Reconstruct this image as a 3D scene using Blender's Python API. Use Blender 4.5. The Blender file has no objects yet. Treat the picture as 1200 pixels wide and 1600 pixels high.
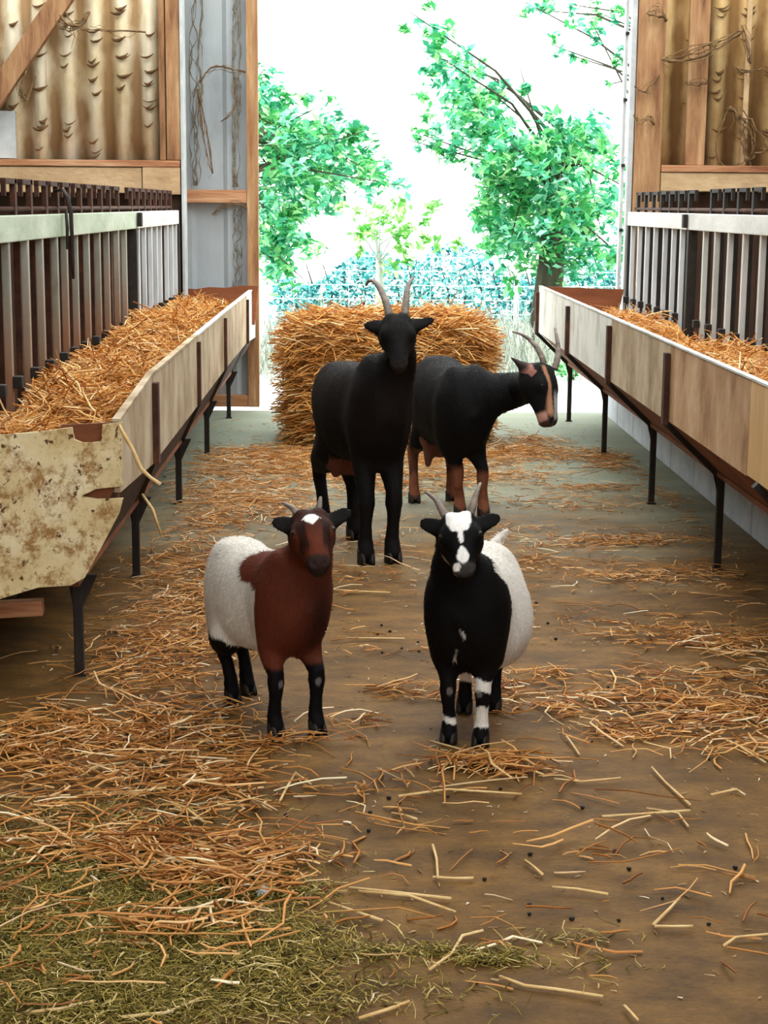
import bpy, bmesh, math, random
import numpy as np
from mathutils import Vector, Matrix

rng = np.random.default_rng(7)
random.seed(7)
S = bpy.context.scene
COL = S.collection

# ------------------------------------------------------------------ camera
FPX, CAM_H = 2600.0, 1.40            # focal length in pixels of the 1200x1600 frame, eye height
PITCH, YAW, ROLL = 10.45, 1.15, 0.5
_p, _y, _r = (math.radians(a) for a in (PITCH, YAW, ROLL))
CF = np.array([math.sin(_y)*math.cos(_p), math.cos(_y)*math.cos(_p), -math.sin(_p)])
_R = np.cross(CF, [0, 0, 1.0]); _R /= np.linalg.norm(_R); _U = np.cross(_R, CF)
CR = math.cos(_r)*_R + math.sin(_r)*_U
CU = -math.sin(_r)*_R + math.cos(_r)*_U
CC = np.array([0, 0, CAM_H])
cam = bpy.data.cameras.new('camera'); cam_o = bpy.data.objects.new('camera', cam); COL.objects.link(cam_o)
cam.sensor_fit = 'VERTICAL'; cam.sensor_height = 36.0; cam.lens = FPX*36.0/1600.0
cam.clip_end = 300
cam_o.matrix_world = Matrix(((CR[0], CU[0], -CF[0], 0), (CR[1], CU[1], -CF[1], 0), (CR[2], CU[2], -CF[2], CAM_H), (0, 0, 0, 1)))
S.camera = cam_o

# ------------------------------------------------------------------ sky and exposure
w = bpy.data.worlds.new('overcast_sky'); S.world = w; w.use_nodes = True
bg = w.node_tree.nodes['Background']
bg.inputs['Color'].default_value = (0.97, 1.0, 1.0, 1); bg.inputs['Strength'].default_value = 3.0
S.view_settings.view_transform = 'Standard'; S.view_settings.look = 'None'
S.view_settings.gamma = 1.0; S.view_settings.use_curve_mapping = False
S.view_settings.exposure = 0.7

def ray(px, py): return CF + CR*(px-600)/FPX - CU*(py-800)/FPX
def G(px, py, z=0.0):                 # where the sight line meets the level z
    d = ray(px, py); return CC + d*((z-CAM_H)/d[2])
def W(px, py, Y):                     # where the sight line meets the depth Y
    d = ray(px, py); return CC + d*(Y/d[1])

# ------------------------------------------------------------------ helpers
def lin(c):
    if isinstance(c, str):
        c = [int(c[i:i+2], 16)/255 for i in (0, 2, 4)]
        c = [x/12.92 if x <= .04045 else ((x+.055)/1.055)**2.4 for x in c]
    return tuple(c[:3]) + (1.0,)

def ramp_set(node, stops):
    el = node.color_ramp.elements
    while len(el) < len(stops): el.new(0.5)
    for e, (p, c) in zip(el, stops): e.position = p; e.color = lin(c)

def pmat(name, stops, scale=6, stretch=(1, 1, 1), rough=.8, bump=.2, bscale=40, detail=6, spec=.3, extra=None):
    """noise-driven colour between stops + noise bump, object coordinates"""
    m = bpy.data.materials.new(name); m.use_nodes = True
    nt = m.node_tree; b = nt.nodes['Principled BSDF']; L = nt.links
    tc = nt.nodes.new('ShaderNodeTexCoord'); mp = nt.nodes.new('ShaderNodeMapping')
    mp.inputs['Scale'].default_value = stretch
    oi = nt.nodes.new('ShaderNodeObjectInfo')
    ad = nt.nodes.new('ShaderNodeVectorMath'); ad.operation = 'ADD'
    cx = nt.nodes.new('ShaderNodeMath'); cx.operation = 'MULTIPLY'; cx.inputs[1].default_value = 17.0
    L.new(oi.outputs['Random'], cx.inputs[0])
    L.new(tc.outputs['Object'], mp.inputs['Vector']); L.new(mp.outputs['Vector'], ad.inputs[0]); L.new(cx.outputs[0], ad.inputs[1])
    n = nt.nodes.new('ShaderNodeTexNoise'); n.inputs['Scale'].default_value = scale; n.inputs['Detail'].default_value = detail
    n.inputs['Roughness'].default_value = .65
    L.new(ad.outputs[0], n.inputs['Vector'])
    r = nt.nodes.new('ShaderNodeValToRGB'); ramp_set(r, stops)
    L.new(n.outputs['Fac'], r.inputs['Fac']); L.new(r.outputs['Color'], b.inputs['Base Color'])
    b.inputs['Roughness'].default_value = rough; b.inputs['Specular IOR Level'].default_value = spec
    n2 = nt.nodes.new('ShaderNodeTexNoise'); n2.inputs['Scale'].default_value = bscale; n2.inputs['Detail'].default_value = 4
    L.new(ad.outputs[0], n2.inputs['Vector'])
    bp = nt.nodes.new('ShaderNodeBump'); bp.inputs['Strength'].default_value = bump; bp.inputs['Distance'].default_value = .01
    L.new(n2.outputs['Fac'], bp.inputs['Height']); L.new(bp.outputs['Normal'], b.inputs['Normal'])
    if extra: extra(nt, b, ad, r)
    return m

def island_mat(name, stops, rough=.7, transl=0.0, spec=.25):
    """each strand or leaf takes its own colour of the ramp"""
    m = bpy.data.materials.new(name); m.use_nodes = True
    nt = m.node_tree; b = nt.nodes['Principled BSDF']; L = nt.links
    g = nt.nodes.new('ShaderNodeNewGeometry'); r = nt.nodes.new('ShaderNodeValToRGB'); ramp_set(r, stops)
    L.new(g.outputs['Random Per Island'], r.inputs['Fac']); L.new(r.outputs['Color'], b.inputs['Base Color'])
    b.inputs['Roughness'].default_value = rough; b.inputs['Specular IOR Level'].default_value = spec
    if transl:
        t = nt.nodes.new('ShaderNodeBsdfTranslucent'); mx = nt.nodes.new('ShaderNodeMixShader'); mx.inputs[0].default_value = transl
        L.new(r.outputs['Color'], t.inputs['Color']); L.new(b.outputs[0], mx.inputs[1]); L.new(t.outputs[0], mx.inputs[2])
        L.new(mx.outputs[0], nt.nodes['Material Output'].inputs['Surface'])
    return m

def tag(o, label=None, cat=None, group=None, kind=None):
    if label: o['label'] = label
    if cat: o['category'] = cat
    if group: o['group'] = group
    if kind: o['kind'] = kind
    return o

def empty(name, loc=(0, 0, 0), rz=0.0, **k):
    o = bpy.data.objects.new(name, None); COL.objects.link(o)
    o.location = loc; o.rotation_euler = (0, 0, rz); o.empty_display_size = .1
    return tag(o, **k)

def link(name, me, mat, parent=None, smooth=False, **k):
    """mesh given in WORLD coordinates; kept in place under its parent (parents carry location / z-turn only)"""
    o = bpy.data.objects.new(name, me); COL.objects.link(o)
    if mat is not None and not me.materials: me.materials.append(mat)
    if parent is not None:
        o.parent = parent
    if smooth:
        me.polygons.foreach_set('use_smooth', [True]*len(me.polygons))
    return tag(o, **k)

def world_to_local(parent, v):
    c, s = math.cos(-parent.rotation_euler.z), math.sin(-parent.rotation_euler.z)
    x, y, z = (v[i]-parent.location[i] for i in range(3))
    return (c*x-s*y, s*x+c*y, z)

class MB:
    """collects boxes, prisms and tubes in world coordinates; build() makes ONE mesh object whose origin is at its base centre"""
    def __init__(s): s.v = []; s.f = []
    def add(s, vs, fs):
        o = len(s.v); s.v += [tuple(map(float, q)) for q in vs]; s.f += [tuple(i+o for i in q) for q in fs]; return s
    def box(s, a, b, bev=0.0):
        x0, y0, z0 = a; x1, y1, z1 = b
        if bev <= 0:
            vs = [(x, y, z) for z in (z0, z1) for (x, y) in ((x0, y0), (x1, y0), (x1, y1), (x0, y1))]
            return s.add(vs, [(3, 2, 1, 0), (4, 5, 6, 7), (0, 1, 5, 4), (1, 2, 6, 5), (2, 3, 7, 6), (3, 0, 4, 7)])
        bm = bmesh.new(); bmesh.ops.create_cube(bm, size=1.0)
        for q in bm.verts: q.co = Vector(((x0+x1)/2+q.co.x*(x1-x0), (y0+y1)/2+q.co.y*(y1-y0), (z0+z1)/2+q.co.z*(z1-z0)))
        bmesh.ops.bevel(bm, geom=list(bm.edges), offset=bev, segments=2, profile=.6, affect='EDGES')
        bm.verts.index_update(); s.add([q.co for q in bm.verts], [[q.index for q in f.verts] for f in bm.faces]); bm.free(); return s
    def beam(s, p, q, wx, wz, up=(0, 0, 1), bev=0.0):
        """rectangular bar from p to q"""
        p, q = Vector(p), Vector(q); d = (q-p); L = d.length; d.normalize()
        e = d.cross(Vector(up)); 
        if e.length < 1e-4: e = d.cross(Vector((1, 0, 0)))
        e.normalize(); n = e.cross(d)
        m = MB().box((-wx/2, 0, -wz/2), (wx/2, L, wz/2), bev)
        return s.add([p+e*v[0]+d*v[1]+n*v[2] for v in m.v], m.f)
    def tube(s, pts, rad, n=8, cap=True, flat=1.0):
        P = [Vector(map(float, q)) for q in pts]; R = rad if hasattr(rad, '__len__') else [rad]*len(P)
        vs = []; up = Vector((0, 0, 1)); prev = None
        for i, c in enumerate(P):
            d = (P[min(i+1, len(P)-1)]-P[max(i-1, 0)]).normalized()
            if prev is None:
                a = d.cross(up); a = d.cross(Vector((1, 0, 0))) if a.length < 1e-3 else a
            else: a = prev-d*prev.dot(d)
            a.normalize(); b = d.cross(a); prev = a
            for k in range(n):
                t = 2*math.pi*k/n; vs.append(c+a*math.cos(t)*R[i]+b*math.sin(t)*R[i]*flat)
        fs = [(i*n+k, i*n+(k+1) % n, (i+1)*n+(k+1) % n, (i+1)*n+k) for i in range(len(P)-1) for k in range(n)]
        if cap: fs += [tuple(range(n-1, -1, -1)), tuple(range((len(P)-1)*n, len(P)*n))]
        return s.add(vs, fs)
    def prism(s, poly, ext):
        """planar polygon (world points) extruded by the vector ext"""
        n = len(poly); e = Vector(ext); vs = [Vector(map(float, q)) for q in poly]; vs += [q+e for q in vs]
        return s.add(vs, [tuple(range(n-1, -1, -1)), tuple(range(n, 2*n))]+[(i, (i+1) % n, n+(i+1) % n, n+i) for i in range(n)])
    def build(s, name, mat, parent=None, smooth=False, **k):
        a = np.array(s.v); o = np.array([(a[:, 0].min()+a[:, 0].max())/2, (a[:, 1].min()+a[:, 1].max())/2, a[:, 2].min()])
        me = bpy.data.meshes.new(name)
        if parent is None:
            me.from_pydata([tuple(q) for q in a-o], [], s.f); loc = tuple(o)
        else:
            c, si = math.cos(-parent.rotation_euler.z), math.sin(-parent.rotation_euler.z)
            d = a-o; d = np.stack([c*d[:, 0]-si*d[:, 1], si*d[:, 0]+c*d[:, 1], d[:, 2]], 1)
            me.from_pydata([tuple(q) for q in d], [], s.f); 
            loc = None
        bm = bmesh.new(); bm.from_mesh(me); bmesh.ops.recalc_face_normals(bm, faces=bm.faces); bm.to_mesh(me); bm.free()
        ob = link(name, me, mat, parent, smooth, **k)
        if parent is None: ob.location = loc
        else:                                       # parent may itself be a part: subtract its whole chain
            base = np.array(o); chain = []; p = parent
            while p is not None: chain.append(p); p = p.parent
            v = tuple(base)
            for p in reversed(chain): v = world_to_local(p, v)
            ob.location = v
        return ob

def fast_mesh(name, verts, quads):
    """verts (N,3), quads (M,4) -> mesh, quickly"""
    me = bpy.data.meshes.new(name); n = len(verts); m = len(quads)
    me.vertices.add(n); me.vertices.foreach_set('co', np.asarray(verts, np.float32).ravel())
    me.loops.add(m*4); me.loops.foreach_set('vertex_index', np.asarray(quads, np.int32).ravel())
    me.polygons.add(m); me.polygons.foreach_set('loop_start', np.arange(0, m*4, 4, dtype=np.int32))
    me.update(calc_edges=True); me.validate(); return me

def strand_mesh(name, C, ang, pitch, length, rad, bend=.3, sag=0.0, nseg=3, flat=.6):
    """N straw stalks: C centres, ang heading, pitch rise, each a bent three-sided rod"""
    N = len(C); t = np.linspace(-.5, .5, nseg+1)
    d = np.stack([np.cos(ang)*np.cos(pitch), np.sin(ang)*np.cos(pitch), np.sin(pitch)], 1)
    e = np.stack([-np.sin(ang), np.cos(ang), np.zeros(N)], 1); n = np.cross(d, e)
    b1 = rng.normal(0, bend, N)*length; b2 = rng.normal(0, bend*.35, N)*length; kk = rng.normal(0, bend*.3, (N, nseg+1))*length[:, None]
    P = C[:, None, :]+d[:, None, :]*(t[None, :, None]*length[:, None, None])
    P = P+e[:, None, :]*((t**2-.1)[None, :, None]*b1[:, None, None])+e[:, None, :]*kk[:, :, None]*.35+n[:, None, :]*((.12-t**2)[None, :, None]*np.abs(b2)[:, None, None])
    if sag: P[:, :, 2] -= sag*(t[None, :]**2)*length[:, None]
    prof = np.array([1.0, 1.0, .9, .6][:nseg+1]) if nseg == 3 else np.linspace(1, .5, nseg+1)
    V = np.zeros((N, nseg+1, 3, 3))
    for k in range(3):
        a = 2*math.pi*k/3
        V[:, :, k, :] = P+(e[:, None, :]*math.cos(a)+n[:, None, :]*math.sin(a)*flat)*(rad[:, None, None]*prof[None, :, None])
    base = (np.arange(N)*(nseg+1)*3)[:, None, None]
    i = np.arange(nseg)[None, :, None]; k = np.arange(3)[None, None, :]
    q = np.stack([base+i*3+k, base+i*3+(k+1) % 3, base+(i+1)*3+(k+1) % 3, base+(i+1)*3+k], -1).reshape(-1, 4)
    return fast_mesh(name, V.reshape(-1, 3), q)

# ------------------------------------------------------------------ materials
def floor_extra(nt, b, vec, r):
    L = nt.links
    # large damp and dusty patches, streaks left by sweeping
    n = nt.nodes.new('ShaderNodeTexNoise'); n.inputs['Scale'].default_value = .9; n.inputs['Detail'].default_value = 3
    mp = nt.nodes.new('ShaderNodeMapping'); mp.inputs['Scale'].default_value = (.55, 3.5, 1)
    L.new(vec.outputs[0], mp.inputs['Vector']); L.new(mp.outputs[0], n.inputs['Vector'])
    cr = nt.nodes.new('ShaderNodeValToRGB'); ramp_set(cr, [(.35, (.80, .79, .78)), (.62, (1.05, 1.03, 1.0))])
    L.new(n.outputs['Fac'], cr.inputs['Fac'])
    mx = nt.nodes.new('ShaderNodeMixRGB'); mx.blend_type = 'MULTIPLY'; mx.inputs[0].default_value = 1
    L.new(r.outputs['Color'], mx.inputs[1]); L.new(cr.outputs['Color'], mx.inputs[2])
    # greenish reflection of the door light painted over the brown towards the far end
    sp = nt.nodes.new('ShaderNodeSeparateXYZ'); tc = nt.nodes.new('ShaderNodeTexCoord'); L.new(tc.outputs['Object'], sp.inputs[0])
    mr = nt.nodes.new('ShaderNodeMapRange'); mr.inputs[1].default_value = 6.3; mr.inputs[2].default_value = 9.2
    n3 = nt.nodes.new('ShaderNodeTexNoise'); n3.inputs['Scale'].default_value = 1.3; L.new(vec.outputs[0], n3.inputs['Vector'])
    ma = nt.nodes.new('ShaderNodeMath'); ma.operation = 'MULTIPLY_ADD'; ma.inputs[1].default_value = 3.0
    L.new(n3.outputs['Fac'], ma.inputs[0]); 
    sb = nt.nodes.new('ShaderNodeMath'); sb.operation = 'SUBTRACT'; sb.inputs[1].default_value = 1.5
    L.new(sp.outputs['Y'], sb.inputs[0]); L.new(sb.outputs[0], ma.inputs[2]); L.new(ma.outputs[0], mr.inputs[0])
    m2 = nt.nodes.new('ShaderNodeMixRGB'); L.new(mr.outputs[0], m2.inputs[0]); L.new(mx.outputs[0], m2.inputs[1]); m2.inputs[2].default_value = lin('838a78')
    m3 = nt.nodes.new('ShaderNodeMixRGB'); m3.blend_type = 'MULTIPLY'; m3.inputs[0].default_value = .55
    L.new(m2.outputs[0], m3.inputs[1]); L.new(cr.outputs['Color'], m3.inputs[2])
    # grit and stains
    n5 = nt.nodes.new('ShaderNodeTexNoise'); n5.inputs['Scale'].default_value = 70; n5.inputs['Detail'].default_value = 6; n5.inputs['Roughness'].default_value = .75; L.new(vec.outputs[0], n5.inputs['Vector'])
    c5 = nt.nodes.new('ShaderNodeValToRGB'); ramp_set(c5, [(.32, (.62, .60, .57)), (.5, (1, 1, 1)), (.72, (1.3, 1.27, 1.2))]); L.new(n5.outputs['Fac'], c5.inputs['Fac'])
    m5 = nt.nodes.new('ShaderNodeMixRGB'); m5.blend_type = 'MULTIPLY'; m5.inputs[0].default_value = .8; L.new(m3.outputs[0], m5.inputs[1]); L.new(c5.outputs['Color'], m5.inputs[2])
    L.new(m5.outputs[0], b.inputs['Base Color'])

M = {}
M['floor'] = pmat('dirty_concrete', [(.3, '4c3516'), (.5, '674a21'), (.7, '7f5d2d')], 7, (1, 1.6, 1), .68, .25, 60, spec=.15, extra=floor_extra)
M['gravel'] = pmat('pale_yard', [(.3, 'cfd2cc'), (.6, 'e6e8e4'), (.8, 'd8d8c8')], 2, rough=.9, bump=.2)
M['wood'] = pmat('old_reddish_wood', [(.3, '68452c'), (.44, '936a48'), (.58, 'a9835c'), (.72, 'c8a67c')], 8, (1.6, 1.6, .22), .85, .5, 60)
M['woodh'] = pmat('old_reddish_wood_level', [(.3, '7a4a30'), (.45, 'a87350'), (.58, 'b98a66'), (.72, 'd3ac86')], 9, (.16, 1.6, 1.6), .85, .5, 60)
M['dustwood'] = pmat('dust_covered_wood', [(.25, '9a7a58'), (.5, 'b99a74'), (.75, 'cdb08a')], 7, (.5, 1, 1), .9, .4, 45)
M['brownwood'] = pmat('brown_board', [(.3, '55301c'), (.5, '7a4629'), (.75, '93593a')], 4, (.3, 1, 1), .8, .3, 50)
M['darkwood'] = pmat('dark_stained_board', [(.3, '2a1c12'), (.6, '4a3020'), (.8, '5e3b26')], 5, (1, 1, .2), .8, .3, 50)
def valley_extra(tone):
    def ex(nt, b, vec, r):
        # dust, web and relief shade painted along every trough, with ragged edges
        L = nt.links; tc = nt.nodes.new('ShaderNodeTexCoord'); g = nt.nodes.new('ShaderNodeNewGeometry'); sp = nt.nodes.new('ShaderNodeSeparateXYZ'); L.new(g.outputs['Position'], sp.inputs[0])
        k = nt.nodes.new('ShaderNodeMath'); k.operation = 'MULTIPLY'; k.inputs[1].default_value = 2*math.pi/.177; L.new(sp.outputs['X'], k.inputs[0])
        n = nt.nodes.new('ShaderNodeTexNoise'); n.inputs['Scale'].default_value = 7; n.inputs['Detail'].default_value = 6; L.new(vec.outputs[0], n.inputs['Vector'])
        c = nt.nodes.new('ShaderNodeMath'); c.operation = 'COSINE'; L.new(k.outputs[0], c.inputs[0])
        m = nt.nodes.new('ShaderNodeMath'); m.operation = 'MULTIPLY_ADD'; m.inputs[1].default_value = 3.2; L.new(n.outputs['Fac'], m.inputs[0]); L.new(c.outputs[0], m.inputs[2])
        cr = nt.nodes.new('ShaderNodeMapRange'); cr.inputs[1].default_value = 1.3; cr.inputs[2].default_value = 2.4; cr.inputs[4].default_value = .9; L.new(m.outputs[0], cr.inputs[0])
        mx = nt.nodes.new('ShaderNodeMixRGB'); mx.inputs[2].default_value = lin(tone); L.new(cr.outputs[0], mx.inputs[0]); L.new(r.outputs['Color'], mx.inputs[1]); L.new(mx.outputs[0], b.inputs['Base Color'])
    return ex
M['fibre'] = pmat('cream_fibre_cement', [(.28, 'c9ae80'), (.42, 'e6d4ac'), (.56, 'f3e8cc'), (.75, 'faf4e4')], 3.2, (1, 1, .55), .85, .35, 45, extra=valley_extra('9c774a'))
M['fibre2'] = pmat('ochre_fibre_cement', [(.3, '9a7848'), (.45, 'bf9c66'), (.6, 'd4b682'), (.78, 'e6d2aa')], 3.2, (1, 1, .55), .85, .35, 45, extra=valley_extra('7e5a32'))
M['cobweb'] = pmat('dusty_cobweb', [(.3, '4f3a24'), (.6, '7c6142'), (.8, 'a58a64')], 20, rough=1, bump=.3)
M['dust'] = pmat('dark_dust_clump', [(.3, '46311c'), (.7, '7a5a38')], 20, rough=1, bump=.3)
M['steel'] = pmat('galvanised_steel', [(.3, 'a4a8a8'), (.55, 'c4c8ca'), (.8, 'dfe2e4')], 5, (1, 1, .3), .5, .08, 60, spec=.5)
def rust_extra(nt, b, vec, r):
    L = nt.links; g = nt.nodes.new('ShaderNodeNewGeometry'); sp = nt.nodes.new('ShaderNodeSeparateXYZ'); L.new(g.outputs['Position'], sp.inputs[0])
    n = nt.nodes.new('ShaderNodeTexNoise'); n.inputs['Scale'].default_value = 6; L.new(vec.outputs[0], n.inputs['Vector'])
    m = nt.nodes.new('ShaderNodeMath'); m.operation = 'MULTIPLY_ADD'; m.inputs[1].default_value = -.7; L.new(n.outputs['Fac'], m.inputs[0]); L.new(sp.outputs['Z'], m.inputs[2])
    mr = nt.nodes.new('ShaderNodeMapRange'); mr.inputs[1].default_value = .45; mr.inputs[2].default_value = .80; mr.inputs[3].default_value = .85; mr.inputs[4].default_value = 0; L.new(m.outputs[0], mr.inputs[0])
    mx = nt.nodes.new('ShaderNodeMixRGB'); mx.inputs[2].default_value = lin('8a5732'); L.new(mr.outputs[0], mx.inputs[0]); L.new(r.outputs['Color'], mx.inputs[1]); L.new(mx.outputs[0], b.inputs['Base Color'])
M['steelrust'] = pmat('stained_steel', [(.3, '6a5540'), (.42, '868476'), (.6, '9ea094'), (.8, 'b4b6aa')], 3, (1, 1, .45), .6, .12, 60, spec=.4, extra=rust_extra)
M['beamgreen'] = pmat('weathered_green_white_paint', [(.3, '8f9d80'), (.5, 'b3bfa6'), (.75, 'd2dac8')], 5, (1, .4, 1), .7, .15, 50)
M['beamwhite'] = pmat('weathered_white_paint', [(.3, 'b9bbb5'), (.55, 'd6d7d2'), (.8, 'e8e8e4')], 5, (1, .4, 1), .7, .15, 50)
M['paneltan'] = pmat('tan_plywood', [(.3, '86623e'), (.45, 'ab8560'), (.58, 'bd9a74'), (.75, 'cdb08c')], 6, (1, .9, .5), .8, .25, 60)
M['steelmid'] = pmat('dull_steel', [(.3, '9a9892'), (.5, 'bfbfba'), (.8, 'd8d8d4')], 4, (1, 1, .4), .55, .1, 60, spec=.4)
M['rust'] = pmat('rusty_brown_iron', [(.3, '2d1a12'), (.55, '4a2c1d'), (.8, '6e4227')], 12, rough=.8, bump=.25, bscale=80)
M['iron'] = pmat('dark_iron', [(.3, '191512'), (.6, '2b231d'), (.85, '44352a')], 12, rough=.7, bump=.2, bscale=80)
M['panel'] = pmat('weathered_plywood', [(.3, '7d6548'), (.45, 'a28c6c'), (.58, 'b8a589'), (.75, 'cabba2')], 6, (1, .9, .5), .8, .25, 60)
M['panelpale'] = pmat('pale_plywood', [(.3, 'a8a698'), (.5, 'cfcfc6'), (.75, 'e2e4df')], 6, (1, .9, .5), .8, .2, 60)
M['panelyel'] = pmat('yellow_pine_board', [(.3, 'b98f58'), (.55, 'd3ad78'), (.8, 'e0c190')], 5, (1, 1, .2), .75, .2, 60)
M['block'] = pmat('grey_concrete_panel', [(.3, '9aa0a4'), (.55, 'b5bbc0'), (.8, 'c7ccd1')], 4, rough=.85, bump=.3)
M['doorsheet'] = pmat('grey_metal_sheet', [(.25, '858d90'), (.5, 'a3abae'), (.75, 'b4bbbd')], 2.2, (1, 1, .4), .55, .1, 50, spec=.4)
M['white'] = pmat('white_metal_trim', [(.3, '9fa4a4'), (.7, 'c6caca')], 6, rough=.5, bump=.05)
M['roof'] = pmat('roof_sheet', [(.3, '8b8478'), (.7, 'a69d8d')], 4, rough=.9)
M['dark'] = pmat('dark_stable_wall', [(.3, '2a2018'), (.7, '463525')], 4, rough=.9)
M['straw'] = island_mat('golden_straw', [(0, '8f5520'), (.25, 'bd7830'), (.55, 'd89a4e'), (.8, 'e8b46c'), (1, 'f6dca8')], .65)
M['strawfloor'] = island_mat('trodden_straw', [(0, '824a1c'), (.25, 'ab6c2e'), (.55, 'c88a44'), (.85, 'dba664'), (1, 'f2e0ba')], .65)
M['greenhay'] = island_mat('green_hay', [(0, '40380c'), (.35, '7c6c26'), (.6, '9a8638'), (.8, 'b89e50'), (1, 'e0c88c')], .75)
M['palestalk'] = pmat('pale_dry_stalk', [(.3, 'c79c5e'), (.6, 'e0c088'), (.8, 'f0e0b8')], 15, rough=.7, bump=.1)
M['dropping'] = pmat('black_dropping', [(.3, '0c0906'), (.7, '21170f')], 30, rough=.6, bump=.2)

def peel_extra(nt, b, vec, r):
    L = nt.links
    n = nt.nodes.new('ShaderNodeTexNoise'); n.inputs['Scale'].default_value = 15; n.inputs['Detail'].default_value = 9; n.inputs['Roughness'].default_value = .78
    L.new(vec.outputs[0], n.inputs['Vector'])
    cr = nt.nodes.new('ShaderNodeValToRGB'); ramp_set(cr, [(.485, (0, 0, 0)), (.60, (1, 1, 1))]); L.new(n.outputs['Fac'], cr.inputs['Fac'])
    n3 = nt.nodes.new('ShaderNodeTexNoise'); n3.inputs['Scale'].default_value = 40; n3.inputs['Detail'].default_value = 3; L.new(vec.outputs[0], n3.inputs['Vector'])
    c3 = nt.nodes.new('ShaderNodeValToRGB'); ramp_set(c3, [(.62, (0, 0, 0)), (.68, (1, 1, 1))]); L.new(n3.outputs['Fac'], c3.inputs['Fac'])
    mx = nt.nodes.new('ShaderNodeMixRGB'); mx.inputs[2].default_value = lin('96703f'); L.new(cr.outputs['Color'], mx.inputs[0]); L.new(r.outputs['Color'], mx.inputs[1])
    m2 = nt.nodes.new('ShaderNodeMixRGB'); m2.inputs[2].default_value = lin('5d3c1e'); L.new(c3.outputs['Color'], m2.inputs[0]); L.new(mx.outputs[0], m2.inputs[1])
    L.new(m2.outputs[0], b.inputs['Base Color'])
M['peel'] = pmat('peeling_cream_board', [(.3, 'c0a46e'), (.5, 'd6c295'), (.7, 'e6dab8')], 5, rough=.85, bump=.6, bscale=25, extra=peel_extra)

# ================================================================== the building
def slab(name, a, b, mat, label, parent=None, **k):
    return MB().box(a, b).build(name, mat, parent, label=label, kind='structure', **k)

slab('floor', (-4.6, -4.0, -.12), (5.0, 11.42, 0), M['floor'], 'brown dirty concrete floor of the barn aisle')
bpy.data.objects['floor'].data.transform(Matrix.Translation(bpy.data.objects['floor'].location)); bpy.data.objects['floor'].location = (0, 0, 0)
slab('yard_ground', (-60, 11.42, -.16), (60, 140, -.03), M['gravel'], 'pale bright yard outside the open barn door')
slab('wall_left', (-4.72, -4.0, 0), (-4.6, 11.3, 3.9), M['dark'], 'unseen dark side wall added to keep the left pens dark')  # unseen outer walls, added to keep the pens dark
slab('wall_right', (5.0, -4.0, 0), (5.12, 11.3, 3.9), M['dark'], 'unseen dark side wall added to keep the right pens dark')
slab('wall_front_light_block', (-4.7, -4.1, 0), (5.1, -4.0, 1.9), M['dustwood'], 'unseen low wall added behind the camera to block low light, open above')  # unseen, added to cut the low light reaching under the troughs
# roof whose open bays are added and placed to light the inside
SKY = [(-2.5, -.6), (1.0, 2.6), (4.0, 6.4), (6.9, 10.9)]
ys = [-4.0]+[q for s_ in SKY for q in s_]+[11.5]
roof = empty('ceiling', (0.2, 4, 3.9), label='unseen barn roof with open bays added above the aisle to let in light', kind='structure')
for i in range(0, len(ys), 2):
    MB().box((-4.8, ys[i], 3.9), (5.2, ys[i+1], 3.98)).build('roof_sheet', M['roof'], roof)
for (a, b) in SKY:
    MB().box((-4.8, a, 3.9), (-.8 if b < 9 else -3.4, b, 3.98)).build('roof_sheet', M['roof'], roof)
    MB().box((2.9 if b < 9 else 4.2, a, 3.9), (5.2, b, 3.98)).build('roof_sheet', M['roof'], roof)

def corrugated(name, x0, x1, z0, z1, Y, mat, parent, amp=.030, per=.177, th=.007):
    n = max(8, int((x1-x0)/per*14)); xs = np.linspace(x0, x1, n); vs = []; fs = []
    zs = np.linspace(z0, z1, 2)
    for th_ in (0, th):
        for z in zs:
            for x in xs: vs.append((x, Y+amp*math.cos(2*math.pi*x/per)+th_, z))
    for i in range(n-1):
        fs.append((i, i+1, n+i+1, n+i)); fs.append((2*n+i, 3*n+i, 3*n+i+1, 2*n+i+1))
        fs.append((i, 2*n+i, 2*n+i+1, i+1)); fs.append((n+i, n+i+1, 3*n+i+1, 3*n+i))
    fs += [(0, n, 3*n, 2*n), (n-1, 3*n-1, 4*n-1, 2*n-1)]
    return MB().add(vs, fs).build(name, mat, parent, smooth=True)

def dust_lips(name, x0, x1, z0, z1, Y, n, parent):
    """little sagging shelves of dust and web caught on the corrugation"""
    mb = MB()
    for i in range(n):
        c = (round(random.uniform(x0, x1)/.177)+.5)*.177 + random.uniform(-.02, .02)
        if not x0+.05 < c < x1-.05: continue
        z = z0+(z1-z0)*random.random()**.8; wd = random.uniform(.025, .055)
        pts = [(c+wd*t, Y-.015-.03*(1-t*t), z-.022*(1-t*t)+.008*t) for t in np.linspace(-1, 1, 7)]
        hh = random.uniform(.6, 1.7); mb.tube(pts, [.002*hh, .005*hh, .008*hh, .010*hh, .008*hh, .005*hh, .002*hh], 6, flat=.8)
    return mb.build(name, M['dust'], parent, smooth=True, kind='stuff')

GY = 11.2
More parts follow.
